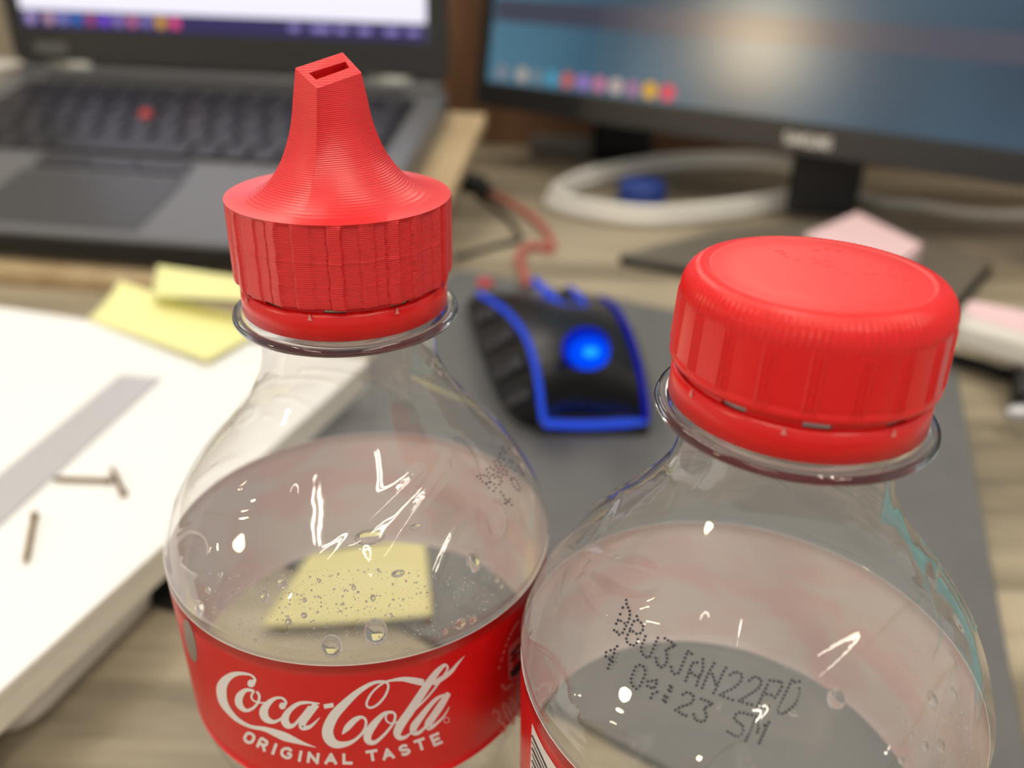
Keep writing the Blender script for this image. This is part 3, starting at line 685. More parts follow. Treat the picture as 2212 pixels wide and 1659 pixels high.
fv = np.vstack([tip, sl, sl + dn])
mesh('spout_tip', fv, [(0, 1, 5, 4), (1, 2, 6, 5), (2, 3, 7, 6), (3, 0, 4, 7), (4, 5, 9, 8), (5, 6, 10, 9), (6, 7, 11, 10), (7, 4, 8, 11), (8, 9, 10, 11)], M_redprint, capL, smooth=False)

# ------------------------------------------------------------------ mouse mat, mouse
P0 = at(985, 578, .003)[:2]; P1 = at(2066, 786, .003)[:2]; P2 = np.array([0.112, 0.096]); P3 = np.array([-0.102, 0.238])
mc = rround([P0, P3, P2, P1], 0.008)
t = empty('mouse_mat', (*np.mean(mc, 0), 0), 'grey cloth mouse mat lying behind the bottles under the gaming mouse', 'mouse mat')
v, f = slab(mc, 0.0, 0.002, .0006); mesh('rubber_base', v, f, M_padside, t, smooth=False)
v, f = slab(mc + (np.mean(mc, 0) - mc) * 0.004, 0.002, 0.003, .0004); mesh('cloth_top', v, f, M_pad, t, smooth=False)

# mouse: lofted from side, crest and flank lines running rear to front
ZP = 0.003
def line3(L): return catmull(np.array([at(x, y, z * MM) for x, y, z in L]), 6)
rb = line3([(1402,925,4),(1404,890,4),(1398,840,5),(1388,780,6),(1372,725,7),(1350,685,8),(1325,655,9)])
rs = line3([(1397,908,9),(1393,868,20),(1382,805,31),(1366,745,35),(1348,700,34),(1330,668,29),(1300,645,22)])
lsn = line3([(1172,908,9),(1168,868,24),(1158,800,37),(1138,735,41),(1108,690,39),(1075,660,33),(1035,636,25)])
fl = line3([(1160,928,4),(1105,900,4),(1072,850,5),(1050,790,6),(1030,730,7),(1016,680,8),(1008,652,9)])
n = len(rs)
cr = (rs + lsn) / 2; k = np.linspace(0, 1, n)
cr[:, 2] += 0.006 * np.sin(np.pi * np.clip(k * 0.9 + 0.1, 0, 1))
front = at(1200, 605, 0.018)
mouse = empty('gaming_mouse', (0.02, 0.36, ZP), 'black gaming mouse with blue lit strips and a glowing blue emblem', 'mouse')
def loft(name, lines, mat, nn=6, parent=mouse, cap=False):
    V = []
    for i in range(n):
        V.append(catmull(np.array([l[i] for l in lines]), nn))
    m = len(V[0]); v = np.concatenate(V); f = grid_faces(n, m, False)
    if cap: f += [list(range(m)), list(range((n-1)*m, n*m))[::-1]]
    return mesh(name, v, f, mat, parent)
def lerp(a, b, t, dz=0.0):
    q = a * (1 - t) + b * t; q[:, 2] += dz; return q
# upper shell closed at the rear and the nose
shell = loft('upper_shell', [rs, lerp(rs, cr, .5, .0016), cr, lerp(cr, lsn, .5, .0016), lsn], M_mblack, 6)
loft('right_flank', [rs, lerp(rs, rb, .5, .001), rb], M_mblack, 5)
out = lerp(lsn, fl, .5, .0); out[:, 0] -= 0.002 * np.sin(np.pi * k)
thumb = loft('thumb_panel', [lsn, out, fl], M_mside, 5)
drop = lambda L: np.c_[L[:, :2], np.full(len(L), ZP)]
loft('left_skirt', [fl, drop(fl)], M_mblack, 2); loft('right_skirt', [rb, drop(rb)], M_mblack, 2)
def endcap(name, i, mat, push):
    A = [rb[i], rs[i], lerp(rs, cr, .5, .0016)[i], cr[i], lerp(cr, lsn, .5, .0016)[i], lsn[i], fl[i]]
    up_ = catmull(np.array(A), 5); lo = np.c_[up_[:, :2], np.full(len(up_), ZP)] + np.array(push)
    mid_ = (up_ + lo) / 2 + np.array(push) * 0.6
    v = np.concatenate([up_, mid_, lo]); mesh(name, v, grid_faces(3, len(up_), False), mat, mouse)
endcap('rear_wall', 0, M_mblack, (0, -0.002, 0)); endcap('nose', -1, M_mblack, (0.0, 0.012, 0))
for nme, L in (('left_light_strip', lsn), ('right_light_strip', rs)):
    v, f = tube(L + (0, 0, 0.0005), 0.0013, 8); mesh(nme, v, f, M_bluelight if L is lsn else M_bluedim, mouse)
v, f = tube(catmull([at(1176, 914, .008), at(1230, 917, .009), at(1290, 917, .009), at(1394, 911, .008)], 5), 0.0018, 8); mesh('rear_light_strip', v, f, M_bluelight, mouse)
us = catmull([at(1156, 606, .020), at(1185, 634, .028), at(1212, 660, .034), at(1240, 668, .036), at(1268, 668, .035)], 5)
v, f = tube(us, 0.0019, 8); mesh('front_light_strip', v, f, M_bluelight, mouse)
v, f = tube(catmull([at(1268, 668, .035), at(1252, 642, .030), at(1230, 622, .024)], 5), 0.0014, 8); mesh('wheel_light', v, f, M_bluelight, mouse)
v, f = lathe([(0.0001, -.004), (0.009, -.004), (0.0105, -.002), (0.0105, .002), (0.009, .004), (0.0001, .004)], 24)
v = v[:, [2, 0, 1]]; v = v * 0.8; c_ = at(1222, 640, .027) - np.array([0, 0, .0045]); mesh('scroll_wheel', v + c_, f, M_black2, mouse)
# glowing emblem lying on the shell
def shellz(x, y):
    d = np.hypot(cr[:, 0] - x, cr[:, 1] - y); return cr[d.argmin(), 2]
ec = at(1266, 756, .041)
def emblem(name, cx, cy, rx, ry, dz, mat, parent):
    a = np.arange(28) * 2*np.pi/28; V = [at(cx + rx*math.cos(q), cy + ry*math.sin(q), .041 + dz + 0.0000) for q in a]
    V = np.array(V)
    V2 = V + np.array([0, 0, 0.0012]); cc = V2.mean(0) + np.array([0, 0, .0005])
    v = np.vstack([V, V2, [cc]]); f = [(i, (i+1) % 28, 28 + (i+1) % 28, 28 + i) for i in range(28)] + [(28 + i, 28 + (i+1) % 28, 56) for i in range(28)]
    return mesh(name, v, f, mat, parent)
em = emblem('emblem', 1266, 756, 52, 44, 0.0042, M_bluerim, mouse)
emblem('emblem_glow', 1272, 766, 44, 33, 0.0048, M_bluelogo, em)
emblem('emblem_mark', 1276, 764, 17, 9, 0.0062, M_cyanlogo, em)
# twelve thumb buttons
for r_ in range(4):
    for c_ in range(3):
        i = int(n * (0.22 + 0.17 * r_)); tt = 0.22 + 0.22 * c_
        p = lerp(lsn, fl, tt)[i]; p = p + np.array([-0.0018, 0, 0.0006])
        mesh('thumb_button', p + EV * np.array([.0032, .0052, .0030]), EF, M_mside, thumb)
mesh('red_button', at(1048, 612, .012) + EV * np.array([.005, .004, .003]), EF, pm('red_button', (190, 60, 70), .4), mouse)

# ------------------------------------------------------------------ cables and small things on the desk
def cable(name, pts, r, mat, label, cat='cable', parts=None):
    P = catmull(np.array(pts), 8); v, f = tube(P, r, 10); return top(mesh(name, v, f, mat), label, cat)
cable('mouse_cable', [at(1135, 612, .012), at(1132, 590, .005), at(1122, 550, .0035), at(1150, 531, .003), at(1190, 538, .003), at(1182, 505, .003), at(1148, 468, .003), at(1090, 432, .003), at(1020, 402, .004)], .0026, M_redcable, 'red braided cable running from the gaming mouse')
cable('thin_cable', [at(1030, 425, .003), at(1075, 452, .0025), at(1112, 490, .0025), at(1122, 518, .0022), at(1075, 530, .0022), at(985, 556, .0022)], .0017, M_black2, 'thin dark cable bending beside the red braided cable')
c_ = at(1018, 412, .0); v, f = rbox(.034, .016, .013, .005)
plug = empty('usb_plug', (c_[0], c_[1], 0), 'black moulded plug lying by the wooden laptop stand', 'plug')
mesh('plug_body', xf(v, (c_[0], c_[1], 0.0), math.radians(-55)), f, M_black2, plug)
v, f = rbox(.014, .009, .006, .001); mesh('strain_relief', xf(v, (c_[0] + .0125, c_[1] - .018, .003), math.radians(-55)), f, M_black, plug)
# loop of white cable, tail running on to the side
CO = np.array([(.025,.654),(.040,.632),(.070,.614),(.100,.609),(.145,.625),(.192,.652),(.230,.682),(.258,.725),(.262,.775),(.232,.806),(.180,.806),(.120,.782),(.065,.735),(.035,.69)])
cc = CO.mean(0)
coil = empty('white_cable_coil', (cc[0], cc[1], 0), 'coil of thick white cable lying on the desk under the monitor', 'cable')
for k_, z in ((1.0, .0042), (.93, .0042), (.965, .0112)):
    q = catmull(cc + (CO - cc) * k_, 6, True); v, f = tube(np.c_[q, np.full(len(q), z)], .0041, 10, True); mesh('cable_turn', v, f, M_whitepl, coil)
tp = catmull([cc_ for cc_ in (np.array([.272, .706, .004]), at(1900, 438, .004), at(1990, 446, .004), at(2090, 462, .004), at(2212, 466, .004), at(2330, 455, .004))], 8)
v, f = tube(tp, .0038, 10); top(mesh('white_cable', v, f, M_whitepl), 'white cable snaking over the desk behind the pink notes', 'cable')
c_ = at(1385, 432, 0.0)
bc = empty('blue_bottle_cap', (c_[0], c_[1], 0), 'blue plastic bottle cap inside the white cable coil', 'bottle cap')
tq = np.arange(120) * 2*np.pi/120
V = np.concatenate([np.stack([c_[0] + (r + .0003*np.cos(40*tq)*kf)*np.cos(tq), c_[1] + (r + .0003*np.cos(40*tq)*kf)*np.sin(tq), np.full(120, z)], -1) for r, z, kf in ((.0185, .0, 1), (.0185, .012, 1), (.0175, .0148, .3), (.016, .0156, 0), (.0001, .0152, 0))])
mesh('cap_shell', V, grid_faces(5, 120), M_blue, bc)
v, f = lathe([(.0186, .0), (.0192, .0004), (.0192, .0028), (.0186, .0032)], 60, *c_[:2]); mesh('cap_rim', v, f, M_blue, bc)
# clutter against the wall under the monitor
g0 = at(1145, 345, 0); g1 = at(1300, 352, 0); c_ = (g0 + g1) / 2; ln_ = np.linalg.norm(g1 - g0)
v, f = rbox(ln_, .03, .018, .006); top(mesh('power_strip', xf(v, (c_[0], c_[1] + .02, 0), math.atan2(g1[1]-g0[1], g1[0]-g0[0])), f, pm('grey_plastic', (118, 112, 104), .5)), 'low grey plastic strip lying along the brown wall', 'power strip')
c_ = at(1345, 352, 0); v, f = rbox(.055, .035, .034, .006); top(mesh('power_adapter', xf(v, (c_[0], c_[1] + .012, 0), -.2), f, M_black2), 'black power adapter block at the wall beside the grey strip', 'adapter')

# ------------------------------------------------------------------ laptop on its wooden stand
YAW = math.radians(-8.2); TILT = math.radians(13.0)
BRc = at(968, 196, 0.084)                                    # rear right corner of the deck
ux = np.array([math.cos(YAW), math.sin(YAW), 0]); fy = np.array([-math.sin(YAW), math.cos(YAW), 0])
uy = fy * math.cos(TILT) + np.array([0, 0, math.sin(TILT)]); un = np.cross(ux, uy)
LW, LD, LT_ = 0.345, 0.232, 0.019
org = BRc - ux * LW - uy * LD                                # front left corner, top of deck
Ml = Matrix([[ux[i], uy[i], un[i], org[i]] for i in range(3)] + [[0, 0, 0, 1]])
lap = empty('laptop', None, 'open black laptop with a lit screen on a wooden stand', 'laptop', mat=Ml)
def lpart(name, v, f, m, parent=lap, **k): return mesh(name, v, f, m, parent, local=True, **k)
def lbox(name, x0, x1, y0, y1, z0, z1, m, r=0.002, parent=lap):
    v, f = rbox(x1-x0, y1-y0, z1-z0, r); return lpart(name, v + np.array([(x0+x1)/2, (y0+y1)/2, z0]), f, m, parent, smooth=False)
lbox('base', 0, LW, 0, LD, -LT_, 0, M_deck, .006)
lbox('keyboard_tray', .018, LW-.018, .098, .212, 0, .0006, M_black2, .003)
lbox('front_lip', 0.002, LW-.002, -.0012, .002, -LT_+.002, -.003, M_black2, .001)
lbox('touchpad', .105, .215, .008, .072, 0, .0007, pm('touchpad', (58, 59, 62), .35), .004)
for i in range(3): lbox('trackpoint_button', .108 + .035*i, .141 + .035*i, .076, .092, 0, .0016, M_key, .002)
kd = {}
def key(x, y, w, h):
    k_ = (round(w, 4), round(h, 4))
    if k_ not in kd:
        v, f = rbox(w, h, .0026, .003); m = len(v)//4; v[3*m:, :2] *= 0.93
        o = lpart('key', v, f, M_key, smooth=False); kd[k_] = o.data
    else:
        o = bpy.data.objects.new('key', kd[k_]); col.objects.link(o); o.parent = lap
    o.location = (x, y, .0007)
px0 = .022; pit = .0201
for r_ in range(6):
    y = .107 + r_ * .0187 if r_ < 5 else .1985
    h = .0162 if r_ < 5 else .0118
    if r_ == 0: ws = [1, 1, 1, 1, 5, 1, 1, 1, 1, 1, 1]
    elif r_ == 1: ws = [2.2] + [1]*10 + [2.8]
    elif r_ == 2: ws = [1.75] + [1]*11 + [2.25]
    elif r_ == 3: ws = [1.5] + [1]*12 + [1.5]
    elif r_ == 4: ws = [1]*13 + [2]
    else: ws = [1]*15
    sx = (LW - 2*px0) / sum(ws); x = px0
    for w in ws:
        key(x + w*sx/2, y, w*sx - .0032, h); x += w*sx
nub = .022 + 6.1*(LW-.044)/15
lpart('trackpoint', np.array([.1465, .1545, .0032]) + EV * np.array([.0046, .0046, .0034]), EF, M_red_nub)
lbox('speaker_bar', .03, LW-.03, .217, .226, 0, .0008, pm('speaker_grille', (46, 47, 48), .6), .002)
# lid
LA = math.radians(104)                                       # opening angle between deck and lid
def lidm(v):
    v = np.asarray(v, float); yy, zz_ = v[:, 1], v[:, 2]
    d = np.array([0, math.cos(math.pi - LA), math.sin(math.pi - LA)]); nrm = np.array([0, -d[2], d[1]])
    return np.c_[v[:, 0], LD - .004 + yy*d[1] - zz_*(-nrm[1]) , .004 + yy*d[2] + zz_*nrm[2]]
def lidbox(name, x0, x1, y0, y1, z0, z1, m, parent=None, r=.003):
    v, f = rbox(x1-x0, y1-y0, z1-z0, r); v = v + np.array([(x0+x1)/2, (y0+y1)/2, z0]); return lpart(name, lidm(v), f, m, parent or lap, smooth=False)
lid = lidbox('lid', 0, LW, .004, .225, -.008, 0, M_bezel, r=.006)
lbox('hinge_cover', .004, LW-.004, LD-.009, LD+.003, -.004, .0065, M_deck, .003)
scr = lidbox('display', .0145, LW-.0145, .030, .215, 0, .0004, emat('page_white', (244, 240, 255), 1.05), lid, r=.0005)
tb = lidbox('taskbar', .0145, LW-.0145, .030, .0425, .0004, .0008, emat('taskbar_purple', (62, 56, 96), 1.0), scr, r=.0004)
icol = [(170,150,205),(190,150,175),(130,130,200),(60,110,190),(160,80,130),(120,80,215),(140,120,190),(190,110,150),(125,115,180),(215,160,60),(225,80,135)]
for i, c in enumerate(icol):
    v, f = lathe([(.0001, .0), (.0042, .0), (.0042, .0003), (.0001, .0003)], 20)
    lpart('taskbar_icon', lidm(v + np.array([.022 + .0113*i + (.004 if i > 0 else 0), .0365, .0008])), f, emat('icon', c, 1.0), tb)
for x, w in ((.232, .004), (.252, .007), (.268, .004), (.285, .005), (.305, .005), (.321, .004)):
    v, f = rbox(2*w, .004, .0003, .001); lpart('tray_icon', lidm(v + np.array([x, .0365, .0008])), f, emat('icon', (150, 135, 200), 1.0), tb)
lidbox('bezel_badge', .020, .047, .012, .019, 0, .0004, pm('badge_grey', (98, 100, 98), .4), lid, r=.001)
for x in (.03, LW - .06):
    v, f = tube([(x, LD - .001, .004), (x + .034, LD - .001, .004)], .0062, 14); lpart('hinge', v, f, M_hinge)
# stand: tilted board, two legs behind, front stop
thb = .0085
def bpt(x, y, z): return org + ux*x + uy*y + un*z
xa, xb = -.02, LW + .026; ya, yb = -.012, LD + .01; zt = -LT_ - .0015
bpz = [bpt(x, y, z) for z in (zt, zt - thb) for x, y in ((xa, ya), (xb, ya), (xb, yb), (xa, yb))]
low = min(p[2] for p in bpz)
stand = empty('laptop_stand', (bpz[0][0], bpz[0][1], 0), 'pale wooden tilted board stand carrying the laptop', 'laptop stand')
mesh('board', bpz, [(0, 1, 2, 3), (7, 6, 5, 4), (0, 4, 5, 1), (1, 5, 6, 2), (2, 6, 7, 3), (3, 7, 4, 0)], M_boardwood, stand, smooth=False)
for x in (0.05, LW - .03):
    pa = bpt(x, yb - .03, zt - thb); h_ = pa[2]
    v, f = rbox(.03, .02, h_, .001); mesh('rear_leg', xf(v, (pa[0], pa[1], 0), YAW), f, M_boardwood, stand, smooth=False)
# ------------------------------------------------------------------ monitor
HB = 0.052
A_ = at(1028, 226, HB); B_ = at(2212, 405, HB); mdir = (B_ - A_); mdir[2] = 0; mdir /= np.linalg.norm(mdir)
mn = np.array([mdir[1], -mdir[0], 0]); 
if mn[1] > 0: mn = -mn
MT = math.radians(9); mup = -mn * math.sin(MT) * 1.0 + np.array([0, 0, math.cos(MT)]); mfr = np.cross(mdir, mup)
if np.dot(mfr, mn) < 0: mfr = -mfr
MW, MH = .615, .36
def mp_(x, y, z): return A_ + mdir*x + mup*y + mfr*z
mon = empty('monitor', None, 'large black monitor with a dim teal picture on its screen', 'monitor', mat=Matrix.Translation(Vector((0.23, 0.62, 0))))
def mbox(name, x0, x1, y0, y1, z0, z1, m, parent=mon, r=.002):
    v, f = rbox(x1-x0, y1-y0, z1-z0, r); v = v + np.array([(x0+x1)/2, (y0+y1)/2, z0]); v = np.array([mp_(*q) for q in v])
    return mesh(name, v, f, m, parent, smooth=False)
mbox('back_shell', 0, MW, 0, MH, -.030, -.002, M_black, r=.006)
bz = .0215
mbox('bezel_bottom', 0, MW, 0, bz, -.002, .003, M_monbez); mbox('bezel_top', 0, MW, MH-.012, MH, -.002, .003, M_monbez)
mbox('bezel_side', 0, .010, bz, MH-.012, -.002, .003, M_monbez); mbox('bezel_side', MW-.010, MW, bz, MH-.012, -.002, .003, M_monbez)
def bezel_uv(px, py):
    r = rays((px, py))[0]; p = CAM + r * (np.dot(A_ + mfr*.003 - CAM, mfr) / np.dot(r, mfr)); d = p - A_; return np.dot(d, mdir), np.dot(d, mup)
# screen image: dim teal picture, ambient reflection painted lighter to the left, a matt front that catches the room lights
m, nt, b = nm('screen_image_reflection'); L = nt.links.new
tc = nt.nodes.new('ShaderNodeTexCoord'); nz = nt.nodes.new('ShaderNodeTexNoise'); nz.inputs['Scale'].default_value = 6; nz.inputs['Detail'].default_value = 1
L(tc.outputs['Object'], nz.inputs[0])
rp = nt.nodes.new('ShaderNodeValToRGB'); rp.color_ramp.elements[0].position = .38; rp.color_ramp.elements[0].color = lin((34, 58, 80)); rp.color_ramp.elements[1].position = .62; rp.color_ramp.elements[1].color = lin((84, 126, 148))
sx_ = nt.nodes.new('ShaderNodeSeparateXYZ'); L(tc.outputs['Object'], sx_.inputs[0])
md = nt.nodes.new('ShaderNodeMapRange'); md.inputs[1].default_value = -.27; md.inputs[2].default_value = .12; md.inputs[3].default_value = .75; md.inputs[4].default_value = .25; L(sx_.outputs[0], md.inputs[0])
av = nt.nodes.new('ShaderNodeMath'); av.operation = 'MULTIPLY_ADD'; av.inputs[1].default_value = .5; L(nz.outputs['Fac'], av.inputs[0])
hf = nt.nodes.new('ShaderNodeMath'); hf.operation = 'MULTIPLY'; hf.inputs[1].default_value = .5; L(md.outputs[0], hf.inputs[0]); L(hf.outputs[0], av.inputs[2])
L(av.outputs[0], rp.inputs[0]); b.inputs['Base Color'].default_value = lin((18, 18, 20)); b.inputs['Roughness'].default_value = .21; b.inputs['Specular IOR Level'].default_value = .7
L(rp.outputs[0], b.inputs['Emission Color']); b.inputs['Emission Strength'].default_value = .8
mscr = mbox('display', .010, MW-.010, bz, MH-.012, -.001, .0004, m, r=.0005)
mt_ = pm('menu_bar_maroon', (18, 18, 20), .21, spec=.7, emit=(72, 74, 90), es=.8)
ba_ = bezel_uv(1100, 28); bb_ = bezel_uv(2100, 88); vb = (ba_[1] + bb_[1])/2
mbox('picture_band', .012, MW-.012, vb - .009, vb + .009, .0004, .0007, mt_, mscr, r=.0004)
ic2 = [(128,128,140),(170,160,150),(110,130,140),(80,150,180),(190,100,100),(150,120,190),(190,120,150),(190,170,165),(165,120,150),(225,170,60),(228,90,100)]
for i, c in enumerate(ic2):
    v, f = lathe([(.0001, .0), (.0062, .0), (.0062, .0003), (.0001, .0003)], 20); v = v + np.array([.026 + .0155*i + (.006 if i else 0), bz + .0085, .0005])
    mesh('taskbar_icon', np.array([mp_(*q) for q in v]), f, emat('icon', c, .95), mscr)
for x, y, r, c in ((.545, .165, .006, (180, 200, 210)),):
    v, f = lathe([(.0001, .0), (r, .0), (r, .0003), (.0001, .0003)], 20); v = v + np.array([x, y, .0008]); mesh('screen_icon', np.array([mp_(*q) for q in v]), f, emat('icon', c, .8), mscr)
# maker lettering on the lower bezel
mb = MB()
q0 = at(1690, 288, HB + .01)
# unseen warm standing lamp, added where the soft reflection on the matt screen points
_r = rays((1640, 95))[0]; _d = _r - 2*np.dot(_r, mfr)*mfr; _p = CAM + _r * (np.dot(A_ - CAM, mfr) / np.dot(_r, mfr)) + _d * 2.3
fl_ = empty('floor_lamp', (_p[0], _p[1], FLZ), 'added warm standing lamp with a round glowing shade behind the desk', 'lamp')
v, f = lathe([(.0001, FLZ), (.14, FLZ), (.14, FLZ + .015), (.02, FLZ + .03), (.0001, FLZ + .03)], 32, _p[0], _p[1]); mesh('lamp_base', v, f, M_black, fl_)
v, f = tube([(_p[0], _p[1], FLZ + .02), (_p[0], _p[1], _p[2] - .10)], .012, 12); mesh('pole', v, f, M_black, fl_)
mesh('lamp_shade', _p + EV * .11, EF, emat('warm_shade', (255, 226, 180), 42.0), fl_)

u0, v0 = bezel_uv(1693, 297); u1, v1 = bezel_uv(1797, 311)
for i, ch in enumerate('SAMSUNG'):
    for st in GL[ch]:
        w = (u1 - u0) / 7
        P = [(u0 + (i + .12 + .72*x)*w, (v0+v1)/2 + (y - .5)*.0078, .0014) for x, y in st]
        vv, ff = strip(P, 4); mb.add([mp_(q[0], q[1], .0032) for q in vv], ff)
mb.build('maker_lettering', M_silver, mon, smooth=False)
# neck and foot
nl = at(1716, 466, .008); nr = at(1850, 462, .008); nc = (nl + nr) / 2; nw = np.linalg.norm(nr - nl); na = math.atan2(nr[1]-nl[1], nr[0]-nl[0])
na = -0.12
v, f = rbox(nw, .018, .085, .004); mesh('stand_neck', xf(v, (nc[0], nc[1] + .014, .006), na), f, M_black2, mon, smooth=False)
ft = [at(1322, 552, .006), at(2062, 668, .006), at(2152, 566, .006), at(1930, 470, .006), at(1560, 488, .006)]
fr_ = rround(ft, .012); v, f = slab(fr_, 0, .0048, .0006); mesh('foot', v, f, M_black2, mon, smooth=False)
v, f = slab(fr_ + (fr_.mean(0) - fr_)*.03, .0048, .006, .0006); mesh('foot_plate', v, f, pm('foot_grey', (112, 107, 97), .28), mon, smooth=False)

# ------------------------------------------------------------------ paper notes, pad, ruler, pins
def notepad(name, quad, z0, z1, m, label, cat='sticky notes', sheets=0):
    v, f = slab(quad, z0, z1, .0005); return top(mesh(name, v, f, m, smooth=False), label, cat)
pz = .018
pk = [at(1738, 507, pz), at(1852, 458, pz), at(1992, 527, pz), at(1905, 590, pz)]
pt = empty('pink_sticky_pad', (*np.mean(np.array(pk)[:, :2], 0), .006), 'pink sticky note pad lying on the monitor foot', 'sticky notes')
v, f = slab(pk, .0062, .0172, .0004); mesh('pad_block', v, f, M_pink, pt, smooth=False)
v, f = slab(pk, .0173, .018, .0002); mesh('top_sheet', v, f, M_pink, pt, smooth=False)

tz0 = .0265
ZT = .026
c0 = at(0, 663, ZT)[:2]; c1 = at(190, 690, ZT)[:2]; s0 = at(358, 1172, ZT)[:2]; s1 = at(0, 1492, ZT)[:2]
db = (c1 - c0) / np.linalg.norm(c1 - c0); ds = (s1 - s0) / np.linalg.norm(s1 - s0)
Mx = np.linalg.solve(np.stack([db, -ds], 1), s0 - c0); K = c0 + db * Mx[0]      # rear right corner
ps = empty('paper_block', (*K, 0.0105), 'thick white block of paper with cream page edges beside the bottles', 'paper block')
q = [K, K + ds*.297, K + ds*.297 - db*.21, K - db*.21]
ctr = np.mean(q, 0)
for i, (z0, z1, ins, m) in enumerate(((.0105, .0138, .006, M_papside), (.0139, .0222, .0012, M_papside), (.0223, .0252, .0004, M_papside))):
    qq = [p + (ctr - p) * ins / .15 for p in q]; v, f = slab(rround(qq, .003), z0, z1, .0008); mesh('page_layer', v, f, m, ps, smooth=False)
v, f = slab(rround(q, .003), .0253, .0260, .0003); mesh('top_sheet', v, f, M_paper, ps, smooth=False)
l0 = at(322, 1288, .006)[:2]; l1 = at(40, 1575, .006)[:2]; dl = (l1 - l0) / np.linalg.norm(l1 - l0); nlp = np.array([dl[1], -dl[0]])
if nlp[0] > 0: nlp = -nlp
l0b = l0 - dl*.006
v, f = slab(rround([l0b, l1, l1 + nlp*.16, l0b + nlp*.16], .010), .0, .0100, .003)
top(mesh('white_folder', v, f, pm('folder_white', (214, 207, 194), .6), smooth=True, autosm=50), 'rounded white folder lying under the paper block', 'folder')
# steel ruler
r0 = at(262, 813, ZT)[:2]; r1 = at(347, 822, ZT)[:2]; r2 = at(0, 1138, ZT)[:2]; r3 = at(0, 1030, ZT)[:2]
ra = (r1 + r0)/2; rbm = (r2 + r3)/2; rd = (rbm - ra)/np.linalg.norm(rbm - ra); rn = np.array([-rd[1], rd[0]]); wid = abs(np.dot(r1 - r0, rn))
v, f = slab([ra + rn*wid/2, ra - rn*wid/2, ra - rn*wid/2 + rd*.2, ra + rn*wid/2 + rd*.2], ZT + .0001, ZT + .0011, .0003)
top(mesh('steel_ruler', v, f, M_steel, smooth=False), 'grey steel ruler lying across the white paper', 'ruler')
def pin(a_, b_, label):
    p = at(*a_, ZT + .0012); q_ = at(*b_, ZT + .0012); d = q_ - p; v, f = tube([p, p + d*.08, p + d*.12, q_ - d*.06, q_], [.0011, .0011, .0008, .0008, .0003], 8)
    top(mesh('brass_pin', v, f, M_brass), label, 'pin')
pin((240, 1040 - 2), (115, 1034), 'thin brass pin lying beside the steel ruler')
pin((268, 1068), (241, 1010), 'short brass pin lying across the end of another pin')
pin((75, 1110), (55, 1214), 'brass pin lying alone on the paper away from the ruler')
# yellow notes: curled sheets
def sheet(name, quad, zf, m, label, N=14, th=.0003):
    Q = np.array([p[:2] for p in quad]); V = []
    for i in range(N):
        for j in range(N):
            a_, b_ = i/(N-1), j/(N-1)
            p = (1-a_)*((1-b_)*Q[0] + b_*Q[1]) + a_*((1-b_)*Q[3] + b_*Q[2]); V.append((p[0], p[1], zf(a_, b_)))
    V = np.array(V); f1 = grid_faces(N, N, False); off = N*N
    V2 = V + (0, 0, th); f2 = [[x + off for x in g][::-1] for g in f1]
    bd = [i for i in range(N)] + [i*N + N-1 for i in range(1, N)] + [(N-1)*N + i for i in range(N-2, -1, -1)] + [i*N for i in range(N-2, 0, -1)]
    f3 = [(bd[i], bd[(i+1) % len(bd)], off + bd[(i+1) % len(bd)], off + bd[i]) for i in range(len(bd))]
    return top(mesh(name, np.vstack([V, V2]), f1 + f2 + f3, m), label, 'sticky note')
zq = ZT + .0004
sheet('yellow_note', [at(188, 690, zq), at(262, 632, zq), at(600, 700, zq), at(448, 792, zq)], lambda a_, b_: zq + .006*b_*b_*(1-a_)**2 + .002*a_*(1-b_), M_yellow, 'pale yellow sticky note lying flat on the corner of the white paper')
zz0 = .034
sheet('yellow_note', [at(328, 640, zz0), at(338, 566, zz0), at(560, 598, zz0), at(540, 678, zz0)], lambda a_, b_: zz0 + .006*(1-b_)*a_ - .002*b_, M_yellow, 'pale yellow sticky note curling up behind the flat one')
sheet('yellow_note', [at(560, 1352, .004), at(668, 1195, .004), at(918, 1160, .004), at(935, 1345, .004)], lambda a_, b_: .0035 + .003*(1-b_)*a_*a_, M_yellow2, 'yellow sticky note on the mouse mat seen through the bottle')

v, f = slab(rround([at(392, 1205, .003), at(397, 1312, .003), at(322, 1296, .003), at(200, 1120, .003)], .004), 0, .003, .0006)
top(mesh('black_phone', v, f, M_black, smooth=False), 'thin black slab peeking out between the paper block and the bottle', 'phone')

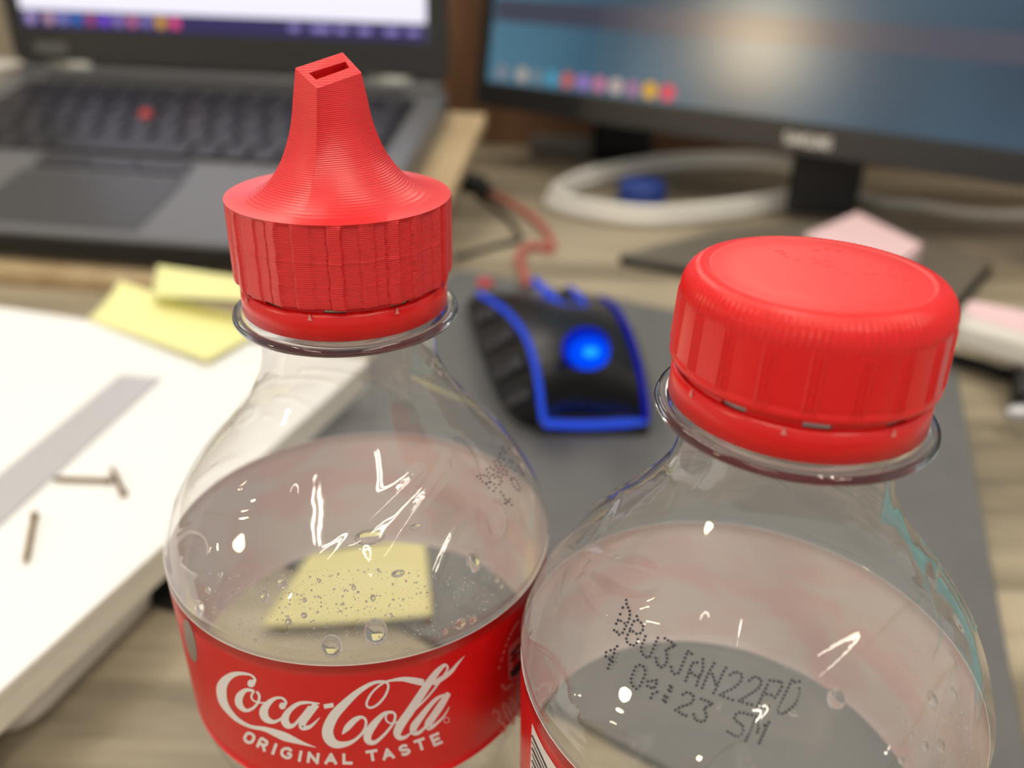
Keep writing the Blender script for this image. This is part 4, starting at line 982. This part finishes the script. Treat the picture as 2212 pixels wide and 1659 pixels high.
# ------------------------------------------------------------------ things at the right of the mat
ws = [at(2072, 690, .030), at(2078, 648, .030), at(2290, 690, .030), at(2290, 752, .030)]
nb_ = empty('note_block', (*np.mean(np.array(ws)[:, :2], 0), .018), 'white note block with a pink top sheet beside the mouse mat', 'note block')
v, f = slab(rround(ws, .006), .016, .0295, .003); mesh('white_block', v, f, M_whitepl, nb_, smooth=False)
wc = np.mean(np.array(ws)[:, :2], 0); v, f = slab(rround([w[:2] + (wc - w[:2])*.25 + np.array([0, .006]) for w in ws], .005), .0296, .0304, .0002); mesh('pink_sheet', v, f, M_pink, nb_, smooth=False)
bb = [at(2176, 905, .0), at(2180, 800, .0), at(2330, 820, .0), at(2330, 940, .0)]
ab = empty('black_box', (*np.mean(np.array(bb)[:, :2], 0), 0), 'black plastic box with a silver foot beside the mouse mat', 'box')
v, f = slab(rround(bb, .006), .0, .0158, .002); mesh('box_shell', v, f, M_black, ab, smooth=False)
c_ = at(2205, 893, .010); mesh('silver_foot', c_ + EV*np.array([.007, .004, .004]), EF, M_silver, ab)
cable('black_cable', [at(2046, 770, .006), at(2075, 778, .004), at(2120, 790, .0035), at(2165, 806, .003), at(2230, 812, .003)], .0030, M_black2, 'short black cable at the corner of the mouse mat')
# white cup at the left of the laptop
wb = atY(-42, 138, .80); CH = wb[2]
mug = empty('white_cup', (wb[0], wb[1], 0), 'white cup standing at the left of the laptop', 'cup')
v, f = lathe([(.020, .0), (.026, .0), (.030, CH*.3), (.034, CH*.97), (.0345, CH), (.033, CH), (.028, CH*.3), (.024, .004), (.0001, .004)], 48, wb[0], wb[1]); mesh('cup_wall', v, f, M_whitepl, mug)
# unseen teal notebook, added for the teal strip it reflects into the bottles
tn = empty('added_teal_notebook', (.385, .27, 0), 'unseen teal notebook added beside the mouse mat for its reflection in the bottles', 'notebook')
v, f = rbox(.21, .297, .002, .004); mesh('back_cover', xf(v, (.385, .27, .0), -.35), f, M_teal, tn, smooth=False)
v, f = rbox(.206, .292, .009, .003); mesh('pages', xf(v, (.385, .27, .0021), -.35), f, M_papside, tn, smooth=False)
v, f = rbox(.21, .297, .002, .004); mesh('front_cover', xf(v, (.385, .27, .0112), -.35), f, M_teal, tn, smooth=False)
